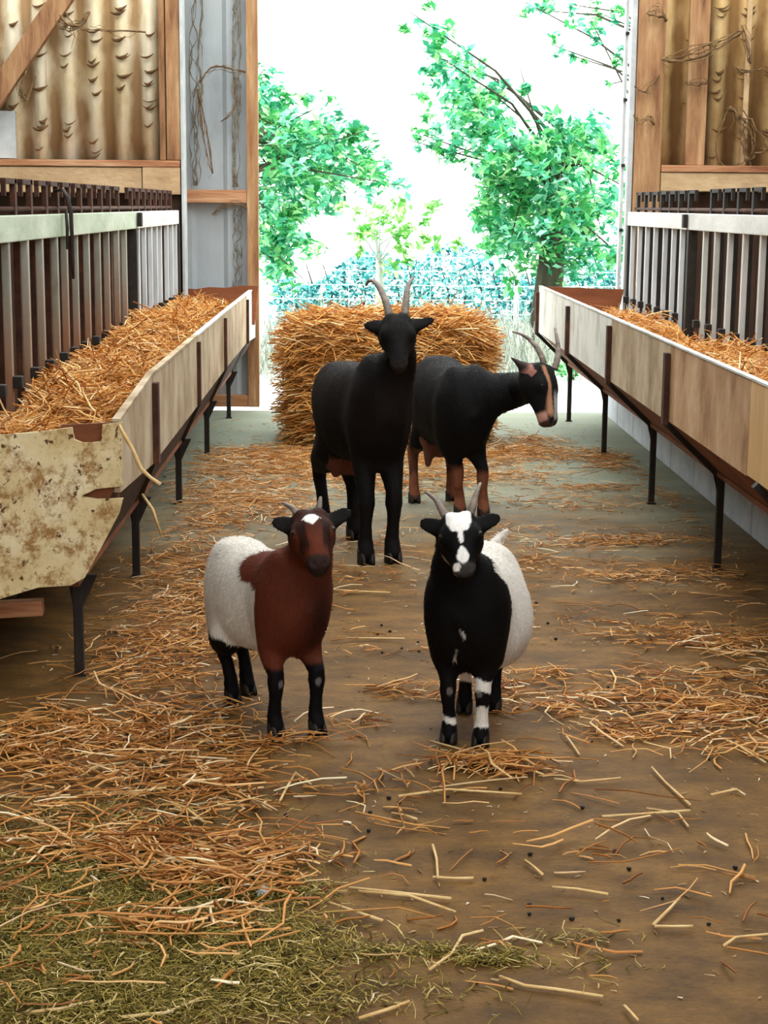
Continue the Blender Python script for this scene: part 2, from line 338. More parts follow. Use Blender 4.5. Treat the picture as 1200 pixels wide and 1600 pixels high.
# ---- gable left of the doorway
wl = empty('wall_back_left', (-2.6, GY, 0), label='cream corrugated gable wall left of the doorway, framed in old timber', kind='structure')
x = -1.11
while x > -4.5:
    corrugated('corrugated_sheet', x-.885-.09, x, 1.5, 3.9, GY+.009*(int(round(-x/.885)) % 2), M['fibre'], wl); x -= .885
for i in range(14):
    MB().box((-1.12-.25*(i+1)+.004, GY-.02, .0), (-1.12-.25*i, GY+.02, 1.5)).build('lower_board', M['darkwood'], wl)
MB().box((-4.4, GY-.16, 1.462), (-1.37, GY-.05, 1.625), .006).build('rail', M['dustwood'], wl)
MB().box((-1.365, GY-.165, 1.455), (-1.12, GY-.05, 1.63), .006).build('rail', M['dustwood'], wl)
MB().box((-4.4, GY-.17, 1.63), (-1.12, GY-.05, 1.672), .006).build('rail_ledge', M['woodh'], wl)
MB().box((-1.205, GY-.15, 1.675), (-1.115, GY-.04, 3.9), .006).build('post', M['wood'], wl)
MB().box((-1.255, GY-.11, 1.675), (-1.215, GY-.03, 3.9), .005).build('batten', M['wood'], wl)
MB().box((-1.21, GY-.12, .0), (-1.125, GY-.04, 1.45), .005).build('post', M['darkwood'], wl)
MB().beam(W(-75, 250, GY-.14), W(170, -110, GY-.14), .13, .07, up=(0, 1, 0), bev=.006).build('diagonal_brace', M['wood'], wl)
MB().box((-2.5, GY-.06, 1.68), (-2.195, GY-.045, 1.98)).build('white_gap_plate', M['white'], wl)  # white plate standing in for light through a gap in the wall
dust_lips('dust_ledges', -2.5, -1.2, 1.7, 2.7, GY, 60, wl)

# ---- gable right of the doorway
wr = empty('wall_back_right', (3.3, GY, 0), label='ochre corrugated gable wall right of the doorway, framed in old timber', kind='structure')
x = 2.0
while x < 4.9:
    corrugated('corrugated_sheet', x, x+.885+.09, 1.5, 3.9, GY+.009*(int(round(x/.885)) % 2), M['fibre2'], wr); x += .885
for i in range(12):
    MB().box((1.95+.25*i+.004, GY-.02, 0), (1.95+.25*(i+1), GY+.02, 1.5)).build('lower_board', M['darkwood'], wr)
MB().box((2.012, GY-.16, 1.505), (4.9, GY-.05, 1.625), .006).build('rail', M['dustwood'], wr)
MB().box((2.012, GY-.17, 1.628), (4.9, GY-.05, 1.672), .006).build('rail_ledge', M['woodh'], wr)
MB().box((1.835, GY-.15, .0), (2.008, GY-.03, 3.9), .006).build('post', M['wood'], wr)
MB().box((2.175, GY-.09, 1.675), (2.305, GY-.04, 3.9), .005).build('batten', M['wood'], wr)
MB().box((2.55, GY-.06, 1.675), (2.585, GY-.04, 3.9), .005).build('batten', M['dustwood'], wr)
dust_lips('dust_ledges', 2.0, 2.9, 1.7, 2.7, GY, 40, wr)

# ---- door frame channels
t1 = empty('trim_1', (1.79, GY, 0), label='white metal door channel up the right side of the doorway', kind='structure')
MB().box((1.795, GY-.12, 0), (1.828, GY-.05, 3.9)).build('channel', M['white'], t1)
MB().box((1.77, GY-.02, 0), (1.79, GY+.05, 3.9)).build('channel', M['white'], t1)
for z in np.arange(.4, 3.8, .42):
    MB().box((1.768, GY-.05, z), (1.792, GY-.02, z+.02)).build('clip', M['iron'], t1)
MB().box((-1.112, GY-.17, 0), (-1.096, GY+.02, 3.9)).build('trim_2', M['white'], label='narrow white metal edge of the left door jamb', kind='structure')

# ---- sliding door leaf standing open behind the left jamb
DY = 11.5
d1 = empty('door_1', (-.9, DY, 0), label='open grey metal sliding door leaf with wooden frame', kind='structure')
def trapez(x0, x1, z0, z1):
    prof = []; xx = x0; up = False
    pitch = .30; rib = .055
    base = x0-.03
    while base < x1:
        for dx, dy in ((0, 0), (.03, -.03), (.03+rib, -.03), (.06+rib, 0)):
            q = base+dx
            if x0 <= q <= x1: prof.append((q, DY+.05+dy))
        base += pitch
    prof = [(x0, DY+.05)]+prof+[(x1, DY+.05)]
    n = len(prof); vs = [(p[0], p[1]+t, z) for t in (0, .004) for z in (z0, z1) for p in prof]
    fs = []
    for i in range(n-1):
        fs += [(i, i+1, n+i+1, n+i), (2*n+i, 3*n+i, 3*n+i+1, 2*n+i+1), (i, 2*n+i, 2*n+i+1, i+1), (n+i, n+i+1, 3*n+i+1, 3*n+i)]
    return MB().add(vs, fs)
trapez(-1.75, -.66, .05, 3.8).build('metal_sheet', M['doorsheet'], d1)
MB().box((-.715, DY-.05, .02), (-.638, DY+.03, 3.8), .004).build('stile', M['wood'], d1)
MB().box((-1.8, DY-.05, .02), (-1.72, DY+.03, 3.8), .004).build('stile', M['wood'], d1)
MB().box((-1.72, DY-.045, 1.405), (-.716, DY+.025, 1.492), .004).build('rail', M['woodh'], d1)
MB().box((-1.72, DY-.045, .02), (-.716, DY+.025, .10), .004).build('rail', M['woodh'], d1)

# ---- low concrete plinth walls under the feed barriers
for nm, X, sg, lab in (('wall_plinth_right', 1.735, 1, 'grey concrete panel plinth under the right feed barrier'), ('wall_plinth_left', -1.19, -1, 'concrete plinth under the left feed barrier, its shade painted in')):
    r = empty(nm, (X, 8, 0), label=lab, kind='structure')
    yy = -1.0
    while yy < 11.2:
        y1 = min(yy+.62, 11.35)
        MB().box((min(X, X+sg*.1), yy+.006, 0), (max(X, X+sg*.1), y1-.006, .46), .006)  .build('concrete_panel', M['block'] if sg > 0 else M['dark'], r); yy += .62  # left panels coloured dark for the shade under that trough
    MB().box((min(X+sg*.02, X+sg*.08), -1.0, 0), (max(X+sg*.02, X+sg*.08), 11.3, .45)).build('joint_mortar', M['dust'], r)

# ================================================================== feed barriers
def barrier(name, label, X, sg, bars, zt0, zt1, split, m_near, m_far, b_near, b_far, ystart, yend):
    r = empty(name, (X, (ystart+yend)/2, 0), label=label, cat='feed barrier')
    MB().box((X-.02, ystart, zt0), (X+.02, split-.01, zt1), .004).build('top_beam', m_near, r)
    MB().box((X-.02, split+.01, zt0), (X+.02, yend, zt1), .004).build('top_beam', m_far, r)
    MB().box((X-sg*.035-.012, split-.025, zt0+.01), (X-sg*.035+.012, split+.025, zt1-.005), .004).build('joint_bolt', M['iron'], r)
    MB().box((X-.015, ystart, .50), (X+.015, yend, .56)).build('lower_rail', M['rust'], r)
    mesh = {}
    for i, y in enumerate(bars):
        far = y > split
        j = random.uniform(-.006, .006)
        MB().box((X-.013+j, y-.016, .45), (X+.013+j, y+.016, zt0+.005), .004).build('bar', b_far if far else b_near, r)
        # swinging neck bar just behind, rusty
        MB().box((X+sg*.05-.012, y+.125, .45), (X+sg*.05+.012, y+.165, zt0+.03), .003).build('neck_bar', M['rust'] if sg < 0 else M['iron'], r)
        # catch standing on the beam: post with a flag
        mb = MB().box((X+sg*.03-.010, y-.018, zt1-.05), (X+sg*.03+.010, y+.018, zt1+.125), .003)
        mb.box((X+sg*.03-.010, y-.17, zt1+.105), (X+sg*.03+.010, y+.03, zt1+.125), .003)
        mb.box((X+sg*.03-.008, y-.17, zt1+.065), (X+sg*.03+.008, y-.155, zt1+.11))
        mb.build('catch', M['rust'] if sg < 0 else M['iron'], r)
        MB().box((X-sg*.03-.016, y-.02, .785), (X-sg*.03+.016, y+.02, .825), .004).build('lock_pin', M['iron'], r)
    MB().tube([(X+sg*.03, ystart, zt1+.02), (X+sg*.03, yend, zt1+.02)], .009, 8).build('catch_rod', M['rust'], r, smooth=True)
    MB().box((X-.025, split-.07, 0), (X+.025, split-.02, zt0), .004).build('post', M['iron'], r)
    MB().box((X-.025, ystart, 0), (X+.025, ystart+.05, zt0), .004).build('post', M['iron'], r)
    MB().box((X-.025, yend-.06, 0), (X+.025, yend, zt0), .004).build('post', M['iron'], r)
    return r
barL = [5.06, 5.33, 5.6, 5.91, 6.2, 6.51, 6.76, 7.03, 7.33, 7.63, 7.93, 8.2, 8.5, 9.02, 9.3, 9.58, 9.85, 10.12, 10.4, 10.68, 10.95]
barR = [6.55, 6.85, 7.15, 7.45, 7.76, 8.06, 8.37, 8.67, 9.25, 9.53, 9.81, 10.09, 10.37, 10.65, 10.93]
barrier('feed_barrier', 'tall metal feed barrier of grey and rusty bars along the left pens', -1.15, -1, barL, 1.268, 1.355, 8.88, M['beamgreen'], M['beamwhite'], M['steelrust'], M['steel'], 4.7, 11.02)
barrier('feed_barrier', 'tall metal feed barrier of whitish bars along the right pens', 1.82, 1, barR, 1.283, 1.37, 9.05, M['beamwhite'], M['beamwhite'], M['steelmid'], M['steel'], 5.6, 11.03)

# strap thrown over the left barrier beam
bx = -1.125
MB().tube([(bx-.06, 6.75, 1.44), (bx-.02, 6.72, 1.45), (bx+.0, 6.70, 1.42), (bx+.012, 6.70, 1.36), (bx+.014, 6.70, 1.27), (bx+.012, 6.72, 1.17), (bx+.012, 6.72, 1.10)], [.008, .009, .012, .011, .010, .009, .007], 8, flat=.5
   ).tube([(bx+.01, 6.60, 1.37), (bx+.014, 6.60, 1.30), (bx+.012, 6.59, 1.22)], [.012, .014, .008], 8, flat=.5).build('leather_strap', M['iron'], smooth=True, label='dark strap slung over the top beam of the left barrier', cat='strap')

# ================================================================== feed troughs
def board(mb, p0, p1, z0a, z1a, z0b, z1b, th):
    """upright board from (x,y) p0 to p1; bottom/top heights at both ends"""
    return mb.prism([(p0[0], p0[1], z0a), (p1[0], p1[1], z0b), (p1[0], p1[1], z1b), (p0[0], p0[1], z1a)], (th, 0, 0))

def leg(x, y, top, sg, r):
    lg = MB().box((x-.014, y-.014, .004), (x+.014, y+.014, top), .003).build('leg', M['iron'], r)
    MB().box((x-.02, y-.02, 0), (x+.02, y+.02, .006)).build('foot_plate', M['iron'], lg)
    MB().prism([(x-.014, y-.008, top-.09), (x+.014, y-.008, top-.09), (x+sg*.05+.01, y-.008, top+.01), (x-.03, y-.008, top+.01)], (0, .016, 0)).build('gusset', M['iron'], lg)

# ---- left trough
tl = empty('feed_trough', (-.9, 8, 0), label='long plywood feed trough on iron legs along the left barrier', cat='feed trough')
XL = [(-.668, 4.76), (-.695, 5.8), (-.70, 7.55), (-.70, 9.15), (-.69, 10.95), (-.645, 11.75)]
TOPL = [.782, .812, .81, .81, .815, .845]; BOTL = [.575, .50, .495, .50, .505, .50]
for i in range(5):
    a, b = XL[i], XL[i+1]
    m = [M['panel'], M['panel'], M['panel'], M['panel'], M['panelpale']][i]
    board(MB(), (a[0], a[1]+.004), (b[0], b[1]-.004), BOTL[i], TOPL[i], BOTL[i+1], TOPL[i+1], -.018).build('front_board', m, tl)
    MB().prism([(a[0]-.008, a[1], BOTL[i]), (b[0]-.008, b[1], BOTL[i+1]), (-.80, b[1], .31), (-.80, a[1], .31)], (-.015, 0, 0)).build('sloping_board', M['darkwood'], tl)
    MB().prism([(a[0]+.004, a[1], TOPL[i]), (b[0]+.004, b[1], TOPL[i+1]), (b[0]+.004, b[1], TOPL[i+1]+.008), (a[0]+.004, a[1], TOPL[i]+.008)], (-.024, 0, 0)).build('edge_strip', M['panelpale'] if i > 1 else M['panel'], tl)
MB().box((-1.12, 4.76, .295), (-.795, 11.1, .315)).build('bottom_board', M['brownwood'], tl)
for y, x in ((5.8, -.695), (7.55, -.70), (9.15, -.70), (10.95, -.69)):
    st = MB().box((x, y-.022, .50), (x+.022 if y < 7 else x+.016, y+.022, .785)).build('strap', M['rust'], tl)
for x, y, sx, sy in ((-.815, 4.86, -.74, 4.86), (-.815, 6.2, -.70, 5.8), (-.815, 7.78, -.70, 7.55), (-.815, 9.32, -.70, 9.15), (-.815, 11.0, -.69, 10.95)):
    leg(x, y, .30, 1, tl)
    MB().beam((sx-.004, sy, .505 if y > 5 else .40), (x+.005, y, .29), .03, .012).build('bracket', M['iron'], tl)
def ey(px): return 4.55+.2*px/190
poly = [(-60, 686), (0, 680), (60, 675), (112, 668), (116, 687), (128, 692), (142, 692), (158, 690), (160, 664), (190, 660), (191, 700), (189, 745), (192, 760), (150, 764), (126, 776), (150, 780), (192, 779), (186, 802), (160, 852), (132, 903), (110, 915), (60, 918), (0, 936), (-60, 952)]
MB().prism([W(px, py, ey(px)) for px, py in poly], (0, .014, 0)).build('end_board', M['peel'], tl, label='peeling cream-painted end board')
MB().prism([W(px, py, ey(px)+.035) for px, py in ((95, 664), (186, 660), (186, 800), (150, 860), (95, 860))], (0, .014, 0)).build('backing_board', M['brownwood'], tl)
MB().beam(W(-60, 955, 4.72), W(68, 948, 4.74), .05, .045, bev=.004).build('crossbeam', M['woodh'], tl)
MB().prism([(-1.14, 11.25, .60), (-.655, 11.25, .60), (-.63, 11.25, .86), (-.74, 11.25, .862), (-.85, 11.25, .845), (-.96, 11.25, .85), (-1.05, 11.25, .835), (-1.14, 11.25, .84)], (0, .02, 0)).build('end_board', M['brownwood'], tl)

# ---- right trough
tr = empty('feed_trough', (1.5, 8, 0), label='long plywood feed trough on iron legs along the right barrier', cat='feed trough')
YR = [4.3, 5.06, 6.376, 7.845, 9.38, 10.95]; XR = 1.222
for i in range(5):
    m = [M['panelyel'], M['paneltan'], M['panel'], M['panelpale'], M['panelpale']][i]
    board(MB(), (XR, YR[i]+.004), (XR, YR[i+1]-.004), .585, .88, .59, .883, .018).build('front_board', m, tr)
    MB().prism([(XR+.008, YR[i], .59), (XR+.008, YR[i+1], .59), (1.43, YR[i+1], .39), (1.43, YR[i], .39)], (.012, 0, .008)).build('sloping_board', M['brownwood'], tr)
    MB().box((XR-.003, YR[i], .884), (XR+.020, YR[i+1], .891)).build('edge_strip', M['panelpale'], tr)
MB().box((1.42, 4.3, .375), (1.725, 10.95, .395)).build('bottom_board', M['brownwood'], tr)
for y in (6.376, 7.845, 9.38, 10.94):
    MB().box((XR-.022, y-.022, .575), (XR-.001, y+.022, .85)).build('strap', M['rust'], tr)
for y in (4.9, 6.376, 7.845, 9.38, 10.94):
    leg(1.44, y, .40, -1, tr)
    MB().beam((XR-.012, y, .585), (1.435, y, .37), .03, .022).build('bracket', M['iron'], tr)
MB().prism([(XR+.01, 10.955, .58), (1.72, 10.955, .58), (1.78, 10.955, .87), (XR, 10.955, .885)], (0, .02, 0)).build('end_board', M['brownwood'], tr)

# ---- straw lying in the troughs
def trough_straw(name, label, x0, x1, y0, y1, hfun, n, zmin):
    nx, ny = 12, 90; xs = np.linspace(x0, x1, nx); yv = np.linspace(y0, y1, ny)
    V = np.array([(x_, y_, hfun(x_, y_)-.012) for y_ in yv for x_ in xs])
    q = np.array([(j*nx+i, j*nx+i+1, (j+1)*nx+i+1, (j+1)*nx+i) for j in range(ny-1) for i in range(nx-1)])
    u = rng.random((n, 2)); u[:, 1] = u[:, 1]**1.25
    C = np.stack([x0+(x1-x0)*u[:, 0], y0+(y1-y0)*u[:, 1], np.zeros(n)], 1)
    C[:, 2] = [hfun(a, b) for a, b in C[:, :2]]; C[:, 2] += rng.normal(.006, .014, n)
    L = rng.uniform(.06, .22, n)
    aa = rng.uniform(0, math.pi, n); hx_ = np.abs(np.cos(aa))*L*.5+np.abs(np.sin(aa))*L*.18; C[:, 0] = np.clip(C[:, 0], x0+hx_+.005, np.maximum(x1-hx_-.005, x0+hx_+.006))
    C[:, 2] = [hfun(p_, q_) for p_, q_ in C[:, :2]]; C[:, 2] += rng.normal(.006, .014, n)
    me = strand_mesh(name, C, aa, rng.normal(0, .36, n), L, rng.uniform(.002, .0055, n), bend=.45)
    o = link(name, me, M['straw'], None, label=label, cat='straw', kind='stuff')
    bed = link('straw_bed', fast_mesh('straw_bed', V, q), M['strawbed'], o, smooth=True)
    return o
M['strawbed'] = pmat('matted_straw', [(.3, '7a4a1e'), (.5, 'ad7636'), (.75, 'd09a54')], 60, (1, .4, 1), .9, .6, 120)
def hL(x, y):
    t = (-.70-x)/.42
    return .70+.055*t+.02*math.sin(3.1*y+1)+.018*math.sin(7.3*y+9*x)+(.06*math.exp(-((y-8.3)/1.6)**2))-.03*math.exp(-((y-4.9)/.5)**2)
def hR(x, y):
    t = (x-1.25)/.5
    return .69+.05*t+.03*math.sin(2.7*y+1)+.02*math.sin(6.1*y+8*x)+.05*math.exp(-((y-6.3)/.8)**2)
trough_straw('trough_straw', 'golden straw heaped in the left feed trough', -1.12, -.72, 4.78, 11.2, hL, 5200, .3)
trough_straw('trough_straw', 'golden straw lying in the right feed trough', 1.25, 1.79, 4.6, 10.9, hR, 3200, .3)

# two stalks hanging from the left trough corner
MB().tube([W(186, 664, 4.63), W(196, 683, 4.62), W(208, 703, 4.61), W(220, 732, 4.60), W(235, 746, 4.60), W(251, 757, 4.60)], [.004, .006, .0055, .006, .005, .006], 7).build('broken_stalk', M['palestalk'], smooth=True, label='thick pale broken stalk hanging off the peeling trough corner', cat='stalk')
MB().tube([W(222, 772, 5.75), W(238, 795, 5.72), W(253, 838, 5.7)], [.005, .006, .004], 7).build('broken_stalk', M['palestalk'], smooth=True, label='thin reddish stalk dangling under the left trough by its second leg', cat='stalk')

M['chaff'] = island_mat('pale_chaff', [(0, '8a6a44'), (.4, 'b08c5e'), (.8, 'd2b68c'), (1, 'f4ecd8')], .8)
# ================================================================== straw bale
def rounded_block(name, x0, x1, y0, y1, z0, z1, rad, mat, parent, n=26):
    bm = bmesh.new(); bmesh.ops.create_cube(bm, size=2.0); bmesh.ops.subdivide_edges(bm, edges=list(bm.edges), cuts=n, use_grid_fill=True)
    hx, hy, hz = (x1-x0)/2, (y1-y0)/2, (z1-z0)/2
    for v in bm.verts:
        p = np.array([v.co.x*hx, v.co.y*hy, v.co.z*hz]); inner = np.clip(p, [-hx+rad, -hy+rad, -hz+rad], [hx-rad, hy-rad, hz-rad])
        d = p-inner; l = np.linalg.norm(d)
        if l > 1e-6: p = inner+d/l*min(l, rad)
        p = p*(1+.03*np.array([math.sin(7*p[2]+3*p[1]), math.sin(8*p[0]), .6*math.sin(6*p[0]+5*p[1])]))
        v.co = Vector(((x0+x1)/2+p[0], (y0+y1)/2+p[1], (z0+z1)/2+p[2]))
    mb = MB(); bm.verts.index_update(); mb.add([v.co for v in bm.verts], [[v.index for v in f.verts] for f in bm.faces]); bm.free()
    return mb, mb.build(name, mat, parent, smooth=True)
bale = empty('straw_bale', (.2, 10.1, 0), label='big golden straw bale standing behind the black goats', cat='straw bale')
BX0, BX1, BY0, BY1, BZ1 = -.345, .765, 9.66, 10.6, .75
mb, core = rounded_block('core', BX0, BX1, BY0, BY1, 0.0, BZ1, .2, M['strawbed'], bale)
pv = np.array(mb.v); pts_n = 11000
fidx = rng.integers(0, len(mb.f), pts_n); quads = np.array([f[:4] for f in mb.f])
qv = pv[quads[fidx]]; uu = rng.random((pts_n, 2))
Cb = (qv[:, 0]*(1-uu[:, :1])+qv[:, 1]*uu[:, :1])*(1-uu[:, 1:])+(qv[:, 3]*(1-uu[:, :1])+qv[:, 2]*uu[:, :1])*uu[:, 1:]
keep = (Cb[:, 1] < 10.2) & (Cb[:, 2] > .02); Cb = Cb[keep]; nb = len(Cb)
ctr = np.array([.2, 10.1, .36]); out = (Cb-ctr)/np.array([.55, .43, .37]); out /= np.linalg.norm(out, axis=1)[:, None]
Cb = Cb+out*rng.uniform(-.006, .04, nb)[:, None]
lb = rng.uniform(.08, .30, nb)
me = strand_mesh('loose_straw', Cb-np.array(bale.location), rng.normal(0, .5, nb)+rng.integers(0, 2, nb)*math.pi, rng.normal(0, .38, nb), lb, rng.uniform(.003, .0075, nb), bend=.4, sag=.15)
link('loose_straw', me, M['straw'], bale, kind='stuff')

# ================================================================== straw, hay and droppings on the floor
def blob(px, py, sx, sy, n):
    c = G(px, py); return np.stack([c[0]+rng.normal(0, sx, n), c[1]+rng.normal(0, sy, n)], 1)
spots = [  # px, py, spread x, spread y (m), stalks
 (60, 1180, .22, .12, 420), (180, 1160, .20, .12, 380), (30, 1240, .22, .08, 260), (250, 1210, .15, .07, 260), (120, 1130, .2, .1, 240),
 (330, 1240, .12, .06, 160), (300, 1120, .12, .12, 230), (250, 1060, .10, .15, 260), (270, 1000, .10, .18, 260), (300, 940, .10, .2, 260), (290, 880, .12, .25, 260),
 (320, 820, .12, .25, 260), (350, 770, .14, .3, 300), (380, 730, .18, .35, 330), (430, 715, .22, .25, 420), (460, 740, .2, .3, 330), (520, 710, .3, .2, 300), (420, 790, .15, .25, 220),
 (560, 740, .2, .3, 240), (700, 720, .25, .25, 360), (780, 712, .22, .2, 330), (820, 705, .14, .15, 180), (760, 745, .2, .15, 200), (640, 760, .2, .2, 180),
 (830, 690, .1, .1, 90), (930, 765, .12, .05, 60), (940, 715, .14, .15, 140), (960, 730, .08, .1, 60), (900, 850, .2, .07, 150), (1000, 845, .14, .06, 110), (980, 905, .12, .05, 60), (850, 880, .1, .08, 50), (1090, 905, .12, .15, 110),
 (1100, 1000, .16, .08, 140), (1180, 1020, .1, .1, 120), (1060, 1100, .16, .10, 330), (1150, 1120, .14, .1, 300), (1000, 1150, .12, .05, 170), (1190, 1170, .1, .06, 110), (1100, 1060, .16, .07, 160),
 (770, 1195, .07, .025, 130), (820, 1210, .05, .02, 60), (720, 1200, .06, .02, 60), (640, 1080, .06, .03, 50), (800, 1080, .08, .05, 80), (860, 1110, .12, .06, 110), (850, 1060, .1, .05, 60), (690, 1090, .08, .03, 45),
 (470, 1160, .08, .03, 55), (390, 1165, .08, .04, 60), (550, 1130, .05, .03, 22), (560, 1240, .05, .02, 24), (330, 1340, .16, .08, 130), (200, 1290, .2, .08, 190), (80, 1310, .16, .08, 110),
 (420, 1340, .06, .04, 60), (360, 1390, .08, .04, 75), (300, 1370, .09, .04, 60), (200, 1470, .07, .03, 20), (60, 1410, .1, .05, 30), (600, 900, .2, .2, 40), (800, 900, .3, .2, 80), (1000, 980, .25, .12, 90), (600, 1010, .15, .1, 20),
 (650, 1230, .1, .04, 20), (760, 830, .2, .1, 70), (880, 790, .2, .1, 70), (560, 850, .15, .15, 50), (440, 900, .15, .2, 90), (360, 1010, .08, .15, 90), (1150, 830, .15, .3, 90), (1060, 770, .1, .25, 60), (170, 1020, .12, .2, 70), (230, 950, .08, .2, 60)]
P2 = np.concatenate([blob(px_, py_, sx_, sy_, int(n_*(1.9 if py_ < 800 else (1.2 if py_ < 1050 else .82)))) for px_, py_, sx_, sy_, n_ in spots]+[blob(*s_) for s_ in ((120, 1330, .2, .07, 160), (330, 1380, .1, .05, 110), (440, 1350, .05, .04, 60), (240, 1330, .14, .06, 150), (100, 1450, .16, .06, 45), (270, 1470, .1, .05, 40), (60, 1550, .16, .06, 30), (380, 1440, .06, .03, 25), (640, 1300, .2, .08, 30), (1000, 1330, .2, .1, 30), (850, 1480, .2, .06, 16))]+[np.stack([rng.uniform(-1.0, 1.7, 520), rng.uniform(3.0, 10.8, 520)], 1), np.stack([rng.uniform(-.6, .9, 60), rng.uniform(2.7, 3.6, 60)], 1)])
P2 = P2[(P2[:, 1] > 2.3) & (P2[:, 1] < 11.3) & (P2[:, 0] > -1.05) & (P2[:, 0] < 1.60)]
nf = len(P2); nearf = np.clip((5.6-P2[:, 1])/1.6, 0, 1); P2 = P2[rng.random(nf) > .32*nearf]; nf = len(P2); nearf = np.clip((5.6-P2[:, 1])/1.6, 0, 1)
lf = np.clip(rng.lognormal(math.log(.062), .55, nf)*(1+.35*nearf), .02, .26)
Cf = np.concatenate([P2, (.004+np.abs(rng.normal(0, .008, nf)))[:, None]], 1)
Cf[:, 2] += .012*np.clip((3.55-P2[:, 1])/.2, 0, 1)*(P2[:, 0] < -.1)
pit = rng.normal(0, .10, nf); Cf[:, 2] += np.abs(np.sin(pit))*lf*.5
me = strand_mesh('floor_straw', Cf, rng.normal(0, 1.0, nf)+rng.integers(0, 2, nf)*math.pi, pit, lf, rng.uniform(.0014, .0036, nf)*(1+.35*nearf), bend=.42)
fs = link('floor_straw', me, M['strawfloor'], None, label='loose golden straw scattered over the barn floor', cat='straw', kind='stuff')

# the bigger pale stalks that can be followed one by one in the foreground
stalks = [[(862, 1395), (900, 1398), (950, 1404)], [(780, 1534), (820, 1546), (870, 1552), (942, 1564)], [(820, 1352), (832, 1360), (848, 1373)], [(975, 1580), (985, 1592), (996, 1606)],
 [(1018, 1206), (1040, 1228), (1078, 1264)], [(940, 1283), (1000, 1278), (1078, 1274)], [(866, 1222), (910, 1226), (970, 1222)], [(670, 1523), (705, 1500), (722, 1468), (755, 1463)], [(676, 1328), (682, 1350), (684, 1380)],
 [(676, 1377), (710, 1378), (740, 1378)], [(546, 1393), (620, 1402), (705, 1410)], [(560, 1402), (640, 1410), (712, 1436)], [(512, 1418), (550, 1432), (598, 1448)], [(436, 1260), (448, 1236), (462, 1212)], [(462, 1214), (480, 1228), (486, 1232)],
 [(622, 1252), (700, 1240), (815, 1250)], [(612, 1275), (632, 1279), (652, 1285)], [(672, 1166), (730, 1180), (790, 1196), (850, 1218)], [(1130, 1486), (1150, 1474), (1200, 1470)], [(1020, 1452), (1045, 1428), (1062, 1412)], [(1022, 1455), (1050, 1456), (1082, 1454)],
 [(0, 1388), (60, 1402), (110, 1432), (150, 1462)], [(40, 1594), (90, 1588), (146, 1576)], [(130, 1484), (180, 1482), (250, 1486)], [(190, 1600), (260, 1590), (330, 1560)], [(560, 1600), (610, 1582), (640, 1572)], [(230, 1244), (300, 1216), (330, 1194)], [(60, 1218), (140, 1206), (235, 1190)],
 [(330, 1230), (380, 1216), (412, 1208)], [(130, 1246), (200, 1244), (260, 1240)], [(0, 1250), (40, 1252), (110, 1250)], [(250, 1256), (290, 1270), (322, 1292)], [(1060, 992), (1110, 1008), (1160, 1012)], [(1100, 1150), (1150, 1170), (1196, 1198)], [(1010, 1270), (1060, 1278), (1075, 1298)], [(540, 1003), (580, 1001), (632, 1004)], [(520, 926), (560, 928), (610, 931)],
 [(1110, 1250), (1150, 1238), (1164, 1248)], [(955, 1050), (962, 1066), (958, 1080)], [(885, 1158), (895, 1170), (905, 1184)], [(158, 1346), (150, 1380), (140, 1420)], [(155, 1440), (160, 1470), (150, 1490)]]
mb = MB()
for pl in stalks:
    q = [G(*p) for p in pl]; zz = .006+.004*random.random()
    mb.tube([(a[0], a[1], zz+random.uniform(0, .006)) for a in q], [random.uniform(.0024, .0036) for _ in q], 6)
mb.build('pale_stalks', M['palestalk'], fs, smooth=True, kind='stuff')

# pale chaff strewn over the concrete
nc_ = 2600; Cc = np.stack([rng.uniform(-.95, 1.65, nc_), rng.uniform(2.4, 10.8, nc_), np.full(nc_, .003)], 1)
me = strand_mesh('chaff', Cc, rng.uniform(0, 6.3, nc_), rng.normal(0, .1, nc_), rng.uniform(.006, .022, nc_), rng.uniform(.0012, .0028, nc_), bend=.3, nseg=2)
link('chaff', me, M['chaff'], fs, kind='stuff')
# green hay trodden at the lower left
hay = [(40, 1310, .18, .07, 1400), (130, 1370, .2, .08, 2800), (280, 1390, .13, .06, 1900), (40, 1450, .2, .09, 3600), (200, 1470, .2, .08, 3600), (350, 1460, .11, .05, 1300), (90, 1560, .22, .09, 3900), (280, 1550, .14, .06, 2000), (390, 1510, .10, .05, 700),
       (765, 1500, .04, .016, 420), (690, 1490, .05, .012, 150), (540, 1490, .10, .02, 300), (450, 1400, .06, .03, 200), (600, 1540, .18, .05, 160), (860, 1470, .08, .02, 70), (900, 1510, .06, .015, 40), (180, 1270, .2, .05, 400), (470, 1570, .1, .03, 200)]
Ph = np.concatenate([blob(*h_) for h_ in hay]); Ph = Ph[(Ph[:, 1] > 2.2) & (Ph[:, 0] > -1.25)]; nh = len(Ph)
Ch = np.concatenate([Ph, np.abs(rng.normal(.004, .008, nh))[:, None]], 1)
me = strand_mesh('green_hay', Ch, rng.uniform(0, 2*math.pi, nh), rng.normal(.05, .3, nh), np.clip(rng.lognormal(math.log(.028), .45, nh), .01, .09), rng.uniform(.0009, .0024, nh), bend=.4, nseg=2)
link('green_hay', me, M['greenhay'], None, label='olive green hay trodden into the floor at the lower left', cat='hay', kind='stuff')

